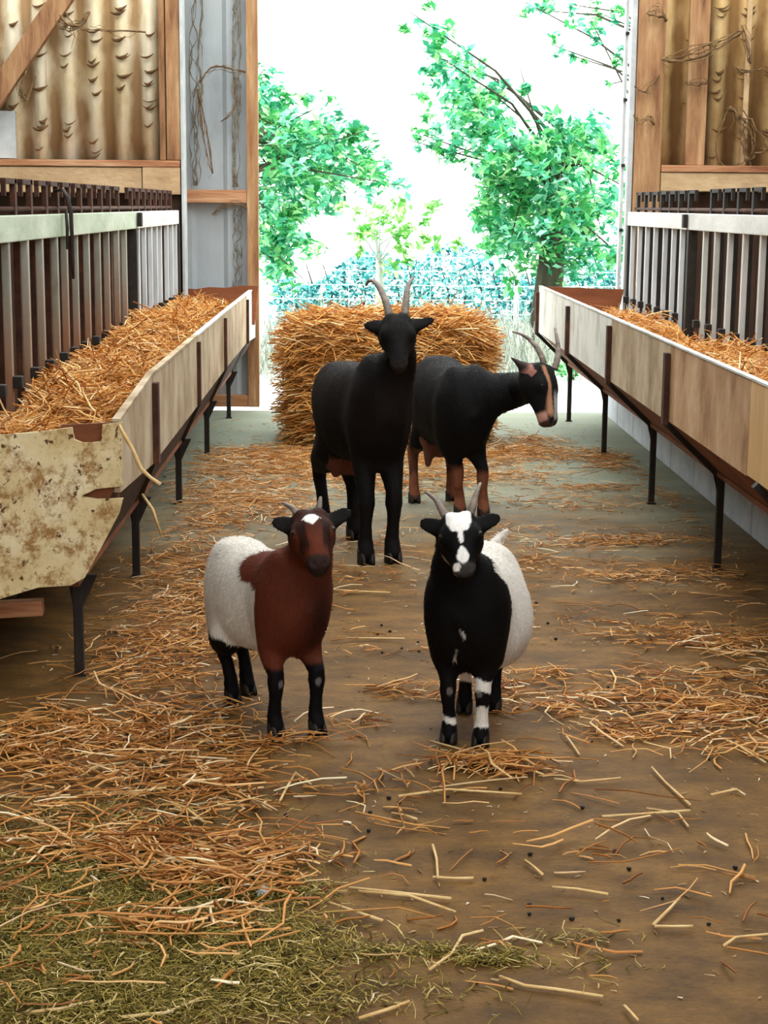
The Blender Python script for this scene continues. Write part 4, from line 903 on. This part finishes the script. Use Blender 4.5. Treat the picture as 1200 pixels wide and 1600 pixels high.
    for (fxw, fyw), nm in zip(sp['hind'], (-1, 1)):
        f = loc((fxw, fyw, 0)); sx = nm*sp['hind_x']
        hp = np.array([sx*.8, hy_, sp['hip']]); sf = np.array([sx, hy_-.055*k, sp['hip']-.13*k]); hk = np.array([.85*f[0]+.15*sx, f[1]+.035*k, hz_]); ft = np.array([f[0], f[1]+.006*k, .054*k]); pb = np.array([f[0], f[1]-.006*k, .026*k])
        g = 'hindL' if nm < 0 else 'hindR'
        add('trunk', ellip((hp+sf)/2+np.array([-nm*.012*k, .01*k, .0]), np.array([.056*bl, .085, .115])*k), .04*k)
        add('trunk', ellip((nm*.052*k*bl, hy_-.03*k, ytop(hy_-.03*k)-.034*k), np.array([.018, .035, .020])*k), .03*k)
        up = np.array([0, 0, 1.0])*k; bk = np.array([0, 1.0, 0])*k
        add(g, chain([sf, .55*sf+.45*hk-.004*bk, .2*sf+.8*hk, hk+.006*bk+.008*up, hk-.03*up, .5*hk+.5*ft, ft+.012*up, ft, pb], np.array([.052*bl/lw, .036, .024, .0225, .0195, .0170, .0185, .0205, .0215])*k*lw), .045*k)
        feet.append((f, nm))
    # tail
    tp = catmull(sp['tail'], 4)
    add('tail', chain(tp, sp['tailr']*np.linspace(1, .35, len(tp))), .015*k)
    for pt in sp.get('udder', []): add('udder', cone(pt[0], pt[1], pt[2], pt[3]), .025*k)
    for pt in sp.get('bulge', []): add('trunk', ellip(pt[0], pt[1]), .06*k)
    # ---- volume
    h = sp['voxel']; lo = np.min([p_[2] for p_ in prims], 0)-3*h; hi = np.max([p_[3] for p_ in prims], 0)+3*h; lo[2] = max(lo[2], -.02)
    cuts = []
    for s_ in (-1, 1):                                    # nostrils and the corner of the mouth are cut in
        cuts.append(cone(HP(.985, s_*.013, .002), HP(.955, s_*.021, .012), .0042*u, .0035*u)); cuts.append(cone(HP(1.0, s_*.004, -.026), HP(.80, s_*.030, -.030), .0022*u, .0016*u))
    def field(X, Y, Z):
        D = np.full(X.shape, 1.0)
        for g, f, a, b, kk in prims:
            m = kk+2*h
            i = np.nonzero((X > a[0]-m) & (X < b[0]+m) & (Y > a[1]-m) & (Y < b[1]+m) & (Z > a[2]-m) & (Z < b[2]+m))[0]
            d = f(X[i], Y[i], Z[i]); o = D[i]; m_ = np.maximum(kk-np.abs(o-d), 0)/kk; D[i] = np.minimum(o, d)-m_*m_*kk*.25
        for f, a, b in cuts:
            i = np.nonzero((X > a[0]-.02) & (X < b[0]+.02) & (Y > a[1]-.02) & (Y < b[1]+.02) & (Z > a[2]-.02) & (Z < b[2]+.02))[0]
            d = -f(X[i], Y[i], Z[i]); o = D[i]; m_ = np.maximum(.004-np.abs(o-d), 0)/.004; D[i] = np.maximum(o, d)+m_*m_*.001
        return D
    # coarse pass everywhere, fine pass only in the cells the surface passes through
    K = 4; nb_ = np.ceil((hi-lo)/(K*h)).astype(int)+1
    gx = [lo[i]+K*h*(np.arange(nb_[i])+.5)-.5*h for i in range(3)]
    cx, cy, cz = np.meshgrid(*gx, indexing='ij'); DC = field(cx.ravel(), cy.ravel(), cz.ravel()).reshape(nb_)
    near = np.abs(DC) < K*h*1.15
    D = np.repeat(np.repeat(np.repeat(np.sign(DC)*.5, K, 0), K, 1), K, 2); mk = np.repeat(np.repeat(np.repeat(near, K, 0), K, 1), K, 2)
    fi = np.nonzero(mk); D[fi] = field(lo[0]+h*fi[0], lo[1]+h*fi[1], lo[2]+h*fi[2])
    V, Q = surface_nets(D, lo, h); V[:, 2] = np.maximum(V[:, 2], .004)
    e_ = np.concatenate([Q[:, [0, 1]], Q[:, [1, 2]], Q[:, [2, 3]], Q[:, [3, 0]]])
    for lam in (.5, .5):
        acc = np.zeros_like(V); cn = np.zeros(len(V)); np.add.at(acc, e_[:, 0], V[e_[:, 1]]); np.add.at(cn, e_[:, 0], 1); V = V+(acc/np.maximum(cn, 1)[:, None]-V)*lam
    # ---- coat colours
    gd = {}
    for g, f, a, b, kk in prims:
        d = f(V[:, 0], V[:, 1], V[:, 2]); gd[g] = np.minimum(gd.get(g, 9), d)
    names = list(gd); gi = np.argmin(np.stack([gd[g] for g in names]), 0); grp = np.array(names)[gi]
    hv = V-Pp; hc = np.stack([hv@e1/L, hv@e2/u, hv@e3/u], 1)
    col = sp['coat'](V, grp, gd, hc)
    if sp.get('callus'):
        for (f, nm), g in zip(feet[:2], ('foreL', 'foreR')):
            q = ((V[:, 0]-f[0]+nm*.004)/.008)**2+((V[:, 2]-kz-.004)/.011)**2; col = paint(col, (grp == g)*(V[:, 1] < f[1]-.004)*step(1-q, .5)*.8, '6d6662')
    me = fast_mesh(sp['name']+'_body', V, Q); me.materials.append(M['coat'])
    ca = me.color_attributes.new('coat', 'FLOAT_COLOR', 'POINT'); ca.data.foreach_set('color', np.concatenate([np.clip(col, 0, 1), np.ones((len(V), 1))], 1).astype(np.float32).ravel())
    me.polygons.foreach_set('use_smooth', [True]*len(me.polygons))
    root = empty(sp['name'], tuple(rt), th, label=sp['label'], cat='goat')
    body = link('body', me, None, root)
    # ---- short lying coat: flat hairs that follow the body
    fn = np.cross(V[Q[:, 2]]-V[Q[:, 0]], V[Q[:, 3]]-V[Q[:, 1]]); vn = np.zeros_like(V)
    for q in range(4): np.add.at(vn, Q[:, q], fn)
    vn /= np.linalg.norm(vn, axis=1)[:, None]+1e-12
    if (vn*(V-V.mean(0))).sum() < 0: vn = -vn
    nh = sp.get('hairs', 26000); vi = rng.integers(0, len(V), nh); vi = vi[(V[vi, 2] > .05*k) & (grp[vi] != 'udder')]; nh = len(vi)
    gg = grp[vi]; leg_ = np.char.startswith(gg.astype(str), 'fore') | np.char.startswith(gg.astype(str), 'hind'); hd_ = (gg == 'head') | (gg == 'ear')
    fl = np.tile(np.array([0, .75, -.75]), (nh, 1)); fl[leg_] = (0, .15, -1); fl[hd_] = e1; fl[gg == 'tail'] = (0, .3, -.6)
    fl = fl+rng.normal(0, .22, (nh, 3)); nv = vn[vi]; fl -= nv*(fl*nv).sum(1)[:, None]; fl /= np.linalg.norm(fl, axis=1)[:, None]+1e-9
    sd = np.cross(fl, nv); Lh = rng.uniform(.6, 1.3, nh)*np.where(hd_, .005, np.where(leg_, .007, .014))*k**.5; wh = rng.uniform(.0005, .0010, nh)*k
    b0 = V[vi]-nv*.0005; b1 = b0+fl*Lh[:, None]*.55+nv*(Lh*.14+.0008)[:, None]; b2 = b0+fl*Lh[:, None]+nv*(Lh*.20)[:, None]
    HV = np.stack([b0-sd*wh[:, None], b0+sd*wh[:, None], b1-sd*wh[:, None]*.8, b1+sd*wh[:, None]*.8, b2-sd*wh[:, None]*.15, b2+sd*wh[:, None]*.15], 1).reshape(-1, 3)
    hb = (np.arange(nh)*6)[:, None]; HQ = np.concatenate([np.concatenate([hb, hb+1, hb+3, hb+2], 1), np.concatenate([hb+2, hb+3, hb+5, hb+4], 1)])
    mh = fast_mesh(sp['name']+'_hair', HV, HQ); mh.materials.append(M['coat']); ca = mh.color_attributes.new('coat', 'FLOAT_COLOR', 'POINT')
    hc_ = np.repeat(np.clip(col[vi]*rng.uniform(.82, 1.15, (nh, 1)), 0, 1), 6, 0); ca.data.foreach_set('color', np.concatenate([hc_, np.ones((nh*6, 1))], 1).astype(np.float32).ravel())
    link('hair', mh, None, root, kind='stuff')
    # ---- horns
    for hp_ in sp['horns']:
        C = catmull([loc(W(*q)) for q in hp_['pts']], 9); n = len(C); r0 = hp_['r']
        R = [r0*(1-.72*(i/(n-1))**1.15)*(1+.07*math.sin(i*1.9)*(1-i/n)) for i in range(n)]; R[-1] = r0*.12
        mb = MB().tube(C, R, 14, flat=.8); a = np.array(mb.v); m2 = bpy.data.meshes.new('horn'); m2.from_pydata([tuple(q) for q in a], [], mb.f)
        link('horn', m2, M['horn'], root, smooth=True)
    # ---- eyes with a level pupil
    for s_ in (-1, 1):
        c = HP(.375, s_*.0515, .0); r_ = .0125*u
        bm = bmesh.new(); bmesh.ops.create_uvsphere(bm, u_segments=20, v_segments=12, radius=r_); m2 = bpy.data.meshes.new('eye'); bm.to_mesh(m2); bm.free()
        eo = link('eye', m2, M['eye'], root, smooth=True); eo.location = tuple(c)
        od = e2*s_*.8+e3*.55; od /= np.linalg.norm(od)
        bm = bmesh.new(); bmesh.ops.create_uvsphere(bm, u_segments=14, v_segments=8, radius=1.0)
        hz3 = np.cross([0, 0, 1.0], od); hz3 /= np.linalg.norm(hz3); up3 = np.cross(od, hz3)
        for v in bm.verts:
            q = od*(r_*.78+.3*r_*v.co.x)+hz3*(r_*.62*v.co.y)+up3*(r_*.3*v.co.z); v.co = Vector(tuple(q))
        m2 = bpy.data.meshes.new('pupil'); bm.to_mesh(m2); bm.free(); link('pupil', m2, M['pupil'], eo, smooth=True)
    # ---- hooves: two claws each
    hk_ = k*lw
    for f, nm in feet:
        mb = MB()
        for s_ in (-1, 1):
            rings = []
            for z, yo, rx, ry in ((.0, -.010, .0125, .026), (.012, -.009, .0125, .0245), (.026, -.004, .0118, .020), (.036, .0, .0112, .0165)):
                rings.append([(f[0]+s_*(.0122*hk_)+rx*hk_*math.cos(t)*(1-.25*(math.sin(t) < -.3)), f[1]+(yo+ry*math.sin(t))*hk_, z*k+.002) for t in np.linspace(0, 2*math.pi, 13)[:-1]])
            vs = [q for r_ in rings for q in r_]; fs = [(i*12+j, i*12+(j+1) % 12, (i+1)*12+(j+1) % 12, (i+1)*12+j) for i in range(3) for j in range(12)]+[tuple(range(11, -1, -1)), tuple(range(36, 48))]
            mb.add(vs, fs)
        m2 = bpy.data.meshes.new('hoof'); m2.from_pydata([tuple(q) for q in mb.v], [], mb.f); link('hoof', m2, M['hoof'], root, smooth=True)
    return root

def C3(c): return np.array(lin(c)[:3])
def paint(col, mask, c): 
    mk = np.clip(mask, 0, 1)[:, None]; return col*(1-mk)+C3(c)[None, :]*mk
def step(x, w_=.004): return np.clip(x/w_+.5, 0, 1)
def isg(grp, *n): return np.isin(grp, n).astype(float)
BLK = '090707'

# ------------------------------------------------ brown and white pygmy goat
def coatA(V, grp, gd, hc):
    n = wnoise(V, 60, 3); n2 = wnoise(V, 25, 5); col = np.tile(C3('d9d2c7'), (len(V), 1))
    fore = step(-(V[:, 1]+.142-.03*np.clip((V[:, 2]-.40)/.06, 0, 1.6)*(V[:, 0] < .05)+.006*n), .006)
    fore = np.maximum(fore, step(1-np.hypot((V[:, 1]+.085)/.085, (V[:, 2]-.445)/.045)+.16*n+.2*n2, .12)*(V[:, 0] < .06))
    col = paint(col, fore, '5e2b1a')
    col = paint(col, isg(grp, 'neck', 'head'), '5e2b1a')
    col = paint(col, np.exp(-((V[:, 0]-.035)/.045)**2-((V[:, 2]-.33)/.12)**2)*step(-(V[:, 1]+.12), .1)*.9, '24110b')    # softly darker brown down the breast
    s, l, v = hc[:, 0], hc[:, 1], hc[:, 2]; hd = isg(grp, 'head', 'ear')
    top = hd*step(.42-s-.1*n2, .3); col = paint(col, top*.8, '2e1a14')
    for sg in (-1, 1):
        col = paint(col, hd*step(.012-np.abs(l-sg*(.036-.016*(s-.35)))+.002*n)*step(s-.28, .05)*step(.72-s, .15)*step(v+.03, .02)*.85, '1c120e')
    col = paint(col, hd*step(s-.86+.02*n, .06)*.92, '2a211e'); col = paint(col, hd*step(s-.45, .05)*step(-v-.056, .01), '1d1410')
    col = paint(col, isg(grp, 'ear'), '120e0d')
    # heart-shaped white star
    a = np.abs(l+.002); star = (.021-a*1.05-.9*np.abs(s-.235)*.19+.010*np.minimum(a/.012, 1)*(s < .22))
    col = paint(col, hd*step(star+.0012*n, .003)*step(v+.01, .01), 'f4f0ea')
    legs = isg(grp, 'foreL', 'foreR'); col = paint(col, legs*step(.192+.008*n-V[:, 2], .012), BLK)
    legs = isg(grp, 'hindL', 'hindR'); col = paint(col, legs*step(.245+.3*(V[:, 1]-.2)+.008*n-V[:, 2], .012), BLK)
    col = paint(col, isg(grp, 'trunk')*step(.196+.004*n-V[:, 2], .006)*step(V[:, 1]+.05, .02), BLK)
    col = paint(col, step(.0405+.004*n-V[:, 2], .004), BLK)
    return col
goat(dict(name='pygmy_goat', label='small brown and white goat with short horns and a white forehead star', yaw=31, root=(-.240, 4.455), size=1.0, voxel=.004, bulk=.78,
    trunk=[(-.258, .355, .04, .06), (-.222, .352, .062, .10), (-.16, .345, .076, .132), (-.06, .335, .093, .140), (.04, .328, .106, .142), (.11, .335, .102, .140), (.175, .358, .088, .122), (.22, .37, .068, .095), (.248, .37, .045, .06)],
    poll=(484, 800, 4.15), nose=(499, 884, 4.03), face=(.12, -1, .35), headw=1.02,
    ears=[(424, 814, 4.14), (549, 797, 4.17)],
    neck=[(.0, -.15, .36), (.008, -.19, .43), (.02, -.225, .50)], neckr=[.074, .066, .058], neck_end=.046,
    fore=[(-.200, 4.276), (-.091, 4.304)], hind=[(-.338, 4.590), (-.300, 4.672)], fore_x=.058, hind_x=.060, fore_y=-.165, hind_y=.168, hip=.34,
    tail=[(0, .235, .43), (0, .265, .42), (0, .28, .38)], tailr=.018,
    horns=[dict(pts=[(464, 803, 4.17), (457, 794, 4.18), (440, 785, 4.20)], r=.0125), dict(pts=[(496, 800, 4.17), (499, 788, 4.18), (501, 776, 4.20)], r=.0115)],
    callus=True, coat=coatA))

# ------------------------------------------------ black and white pygmy goat
def coatB(V, grp, gd, hc):
    n = wnoise(V, 60, 13); n2 = wnoise(V, 28, 15); col = np.tile(C3('dad3c9'), (len(V), 1))
    z, y, x = V[:, 2], V[:, 1], V[:, 0]
    low = np.clip((.27-z)/.1, 0, 1); col = col*(1-.25*low[:, None]*step(y+.05, .05)[:, None])+C3('c8a88c')[None]*(.25*low[:, None]*step(y+.05, .05)[:, None])   # belly tinted browner towards the bottom
    fore = step(-(y+.135+.08*np.clip((z-.42)/.08, 0, 1)-.02*np.clip((.30-z)/.1, 0, 1)+.006*n), .006)
    col = paint(col, fore, BLK); col = paint(col, isg(grp, 'neck', 'head', 'ear'), BLK)
    # small white flecks on the breast
    fl = (np.exp(-((x-.002+.35*(z-.325))/.007)**2-((z-.325)/.020)**2)+.95*np.exp(-((x+.022-.25*(z-.25))/.007)**2-((z-.258)/.028)**2))*(.7+.75*wnoise(V*np.array([2.5, 1, .6]), 90, 77))
    col = paint(col, step(fl-.45, .25)*step(-(y+.16), .02)*isg(grp, 'trunk', 'neck')*.8, 'c9c2ba')
    s, l, v = hc[:, 0], hc[:, 1], hc[:, 2]; hd = isg(grp, 'head'); fr = step(v+.022, .012)
    wd = np.interp(s, [-.10, -.04, .10, .20, .26, .32, .36, .38, .55, .585, .60, .615, .68, .78, .84, .90, .93], [.026, .036, .037, .035, .029, .027, .023, .008, .0065, .003, -.004, .003, .013, .020, .017, .006, -.004])
    col = paint(col, hd*fr*step(wd-np.abs(l+.001)+.0022*n, .0025), 'f1ece6')
    col = paint(col, hd*step(s-.90+.02*n, .03)*step(v+.022, .008)*.9, '3c3836')
    col = paint(col, hd*step(.012-np.hypot((s-.93)*.19, l+.022)+.002*n, .003)*step(v+.030, .01), 'e8e0d8')             # white on the lip
    col = paint(col, hd*step(-v-.060+.003*n, .006)*step(s-.5, .05)*.8, 'c3bab2')                                     # pale chin edge
    # legs black with white patches
    for g, bands in (('foreL', [(.060, .088)]), ('foreR', [(.055, .105), (.150, .180)])):
        lg = isg(grp, g); col = paint(col, lg*step(.235-z, .01), BLK)
        for a, b in bands: col = paint(col, lg*step(z-a+.016*n+.010*n2, .003)*step(b-z+.014*n2-.010*n, .003), 'e2dcd3')
    col = paint(col, isg(grp, 'foreR')*step(x-.046+.004*n, .003)*step(z-.05, .004)*step(.14-z, .004)*0.0, 'e9e4dd')
    col = paint(col, isg(grp, 'foreL')*step(np.sin(140*z+90*x+2*n2)-.92, .1)*step(z-.06, .01)*step(.09-z, .01), BLK)
    lg = isg(grp, 'hindL'); col = paint(col, lg, 'd8c2ac'); col = paint(col, lg*step(.085+.01*n-z, .004), BLK); col = paint(col, lg*step(n2+.3*n-1.0, .1)*step(.2-z, .01), BLK)
    lg = isg(grp, 'hindR'); col = paint(col, lg*step(.16+.012*n-z, .006), BLK)
    col = paint(col, step(.05+.004*n-z, .004), BLK)
    return col
goat(dict(name='pygmy_goat', label='small round black and white goat with a white face blaze', yaw=-12, root=(.335, 4.36), size=1.0, voxel=.004, bulk=.9,
    trunk=[(-.245, .355, .045, .06), (-.21, .345, .074, .105), (-.15, .335, .088, .132), (-.06, .325, .105, .146), (.04, .318, .124, .152), (.12, .325, .126, .150), (.19, .35, .106, .130), (.245, .37, .08, .098), (.275, .37, .05, .06)],
    poll=(716, 805, 4.08), nose=(726, 893, 3.97), face=(-.05, -1, .35), headw=1.0,
    ears=[(655, 815, 4.10), (782, 806, 4.10)],
    neck=[(.0, -.13, .37), (-.005, -.175, .44), (-.02, -.215, .50)], neckr=[.094, .078, .062], neck_end=.046,
    fore=[(.262, 4.225), (.345, 4.199)], hind=[(.322, 4.500), (.405, 4.511)], fore_x=.056, hind_x=.062, fore_y=-.155, hind_y=.17, hip=.34, legw=.98,
    bulge=[((.042, .06, .275), (.10, .15, .105)), ((-.035, .06, .275), (.09, .15, .105))],
    tail=[(0.01, .25, .45), (.03, .28, .475), (.05, .285, .495)], tailr=.017,
    horns=[dict(pts=[(697, 808, 4.11), (690, 796, 4.12), (680, 780, 4.14), (664, 768, 4.17)], r=.0135), dict(pts=[(733, 808, 4.11), (738, 792, 4.12), (744, 772, 4.14), (751, 754, 4.17)], r=.0135)],
    callus=True, coat=coatB))

# ------------------------------------------------ tall black goat facing us
def coatC(V, grp, gd, hc):
    n = wnoise(V, 22, 23); n2 = wnoise(V, 9, 25); col = np.tile(C3('0f0c0b'), (len(V), 1))
    col = paint(col, isg(grp, 'trunk')*step(n2-.2, .8)*.35, '20120d')
    col = paint(col, isg(grp, 'neck')*step(n2, 1.0)*.3, '24140e')
    col = paint(col, isg(grp, 'udder'), '5e362c')
    s, l, v = hc[:, 0], hc[:, 1], hc[:, 2]; col = paint(col, isg(grp, 'head')*step(s-.93, .04)*.5, '3a302c')
    return col
goat(dict(name='dairy_goat', label='tall all-black goat with long upright horns facing the camera', yaw=16, root=(.035, 6.76), size=1.55, voxel=.006, bulk=.58,
    trunk=[(-.39, .60, .045, .07), (-.34, .59, .068, .13), (-.26, .585, .084, .18), (-.12, .575, .115, .190), (.03, .56, .148, .200), (.16, .565, .150, .19), (.27, .60, .130, .150), (.35, .62, .10, .11), (.40, .62, .06, .07)],
    poll=(620, 494, 6.22), nose=(624, 572, 6.08), face=(.0, -1, .4), headw=.82, earw=.021,
    ears=[(567, 507, 6.26), (680, 498, 6.26)],
    neck=[(.0, -.24, .58), (.02, -.32, .70), (.045, -.40, .82)], neckr=[.105, .078, .058], neck_end=.044,
    fore=[(.058, 6.466), (.166, 6.492)], hind=[(-.118, 7.12), (.012, 6.955)], fore_x=.062, hind_x=.085, fore_y=-.275, hind_y=.29, hip=.58, legw=.95, knee=.235, elbow=.42, hock=.27,
    tail=[(0, .37, .70), (0, .42, .68), (0, .44, .60)], tailr=.028,
    udder=[((.0, .20, .40), (.0, .21, .35), .075, .06), ((-.045, .18, .36), (-.055, .17, .29), .045, .018), ((.045, .18, .36), (.05, .17, .29), .045, .018)],
    horns=[dict(pts=[(609, 497, 6.25), (604, 475, 6.28), (597, 457, 6.32), (586, 441, 6.37), (577, 439, 6.40), (572, 446, 6.42)], r=.0165), dict(pts=[(632, 497, 6.25), (634, 475, 6.28), (636, 455, 6.32), (640, 441, 6.37), (646, 434, 6.42)], r=.0165)],
    coat=coatC))

# ------------------------------------------------ black goat with the striped face, head turned away
def coatD(V, grp, gd, hc):
    n = wnoise(V, 24, 33); n2 = wnoise(V, 10, 35); col = np.tile(C3('0e0c0c'), (len(V), 1)); z = V[:, 2]
    col = paint(col, isg(grp, 'trunk')*step(n2-.2, .9)*.3, '241814')
    col = paint(col, isg(grp, 'udder'), '6a4236'); col = paint(col, isg(grp, 'trunk')*step(.300+.01*n-z, .02)*step(V[:, 1]-.0, .05), '6e4436')
    for g, a in (('foreL', .23), ('foreR', .22), ('hindL', .26), ('hindR', .26)):
        col = paint(col, isg(grp, g)*step(a+.015*n-z, .03), '7c4a34')
        col = paint(col, isg(grp, g)*step(.012-np.abs(V[:, 1]-np.median(V[grp == g, 1]))+.005*n, .01)*step(z-.13, .02)*.6, '1a1210')
    s, l, v = hc[:, 0], hc[:, 1], hc[:, 2]; hd = isg(grp, 'head')
    for sg in (-1, 1):
        col = paint(col, hd*step(.0075-np.abs(l-sg*(.038-.020*np.clip(s-.1, 0, 1)))+.0015*n, .004)*step(v+.03, .01)*step(s-.02, .05)*step(.88-s, .1), 'a5785a')
    col = paint(col, hd*step(s-.80+.03*n, .05)*step(-v-.002, .01), 'b08070')
    col = paint(col, hd*step(.012-np.abs(l), .004)*step(s-.5, .15)*step(v+.01, .01)*.8, 'a8a5a2')
    col = paint(col, hd*step(s-.95+.02*n, .03)*.85, '221c1b')
    col = paint(col, isg(grp, 'ear')*step(.04-gd['head'], .02), '8d5f52'); col = paint(col, isg(grp, 'ear')*step(gd['head']-.045, .02)*.8, '2a1c18')
    return col
goat(dict(name='dairy_goat', label='black goat with tan face stripes turning its head to the right', yaw=12, root=(.465, 7.68), size=1.38, voxel=.006, bulk=.62,
    trunk=[(-.36, .48, .05, .07), (-.31, .48, .088, .14), (-.22, .475, .112, .178), (-.08, .475, .140, .186), (.08, .482, .158, .196), (.20, .51, .152, .184), (.29, .545, .128, .150), (.34, .56, .09, .11), (.38, .56, .05, .06)],
    poll=(853, 573, 7.16), nose=(864, 662, 7.06), face=(.80, -.62, .1), headw=.80, earw=.021,
    ears=[(798, 558, 7.22), None],
    neck=[(.02, -.22, .52), (.10, -.29, .565), (.22, -.345, .60)], neckr=[.115, .095, .075], neck_end=.055,
    fore=[(.499, 7.518), (.604, 7.473)], hind=[(.301, 7.847), (.482, 7.887)], fore_x=.065, hind_x=.09, fore_y=-.20, hind_y=.26, hip=.52, legw=.9, knee=.18, elbow=.33, hock=.24,
    tail=[(0, .35, .64), (0, .40, .63), (0, .42, .56)], tailr=.026,
    udder=[((-.02, .13, .34), (-.02, .13, .28), .075, .055), ((-.075, .11, .30), (-.085, .10, .20), .036, .015), ((.035, .11, .29), (.04, .10, .21), .036, .015)],
    horns=[dict(pts=[(851, 580, 7.17), (848, 562, 7.18), (840, 545, 7.20), (828, 531, 7.23), (814, 522, 7.26), (800, 518, 7.30)], r=.0175), dict(pts=[(866, 577, 7.20), (871, 560, 7.22), (872, 543, 7.25), (870, 527, 7.28), (867, 512, 7.32)], r=.0165)],
    coat=coatD))
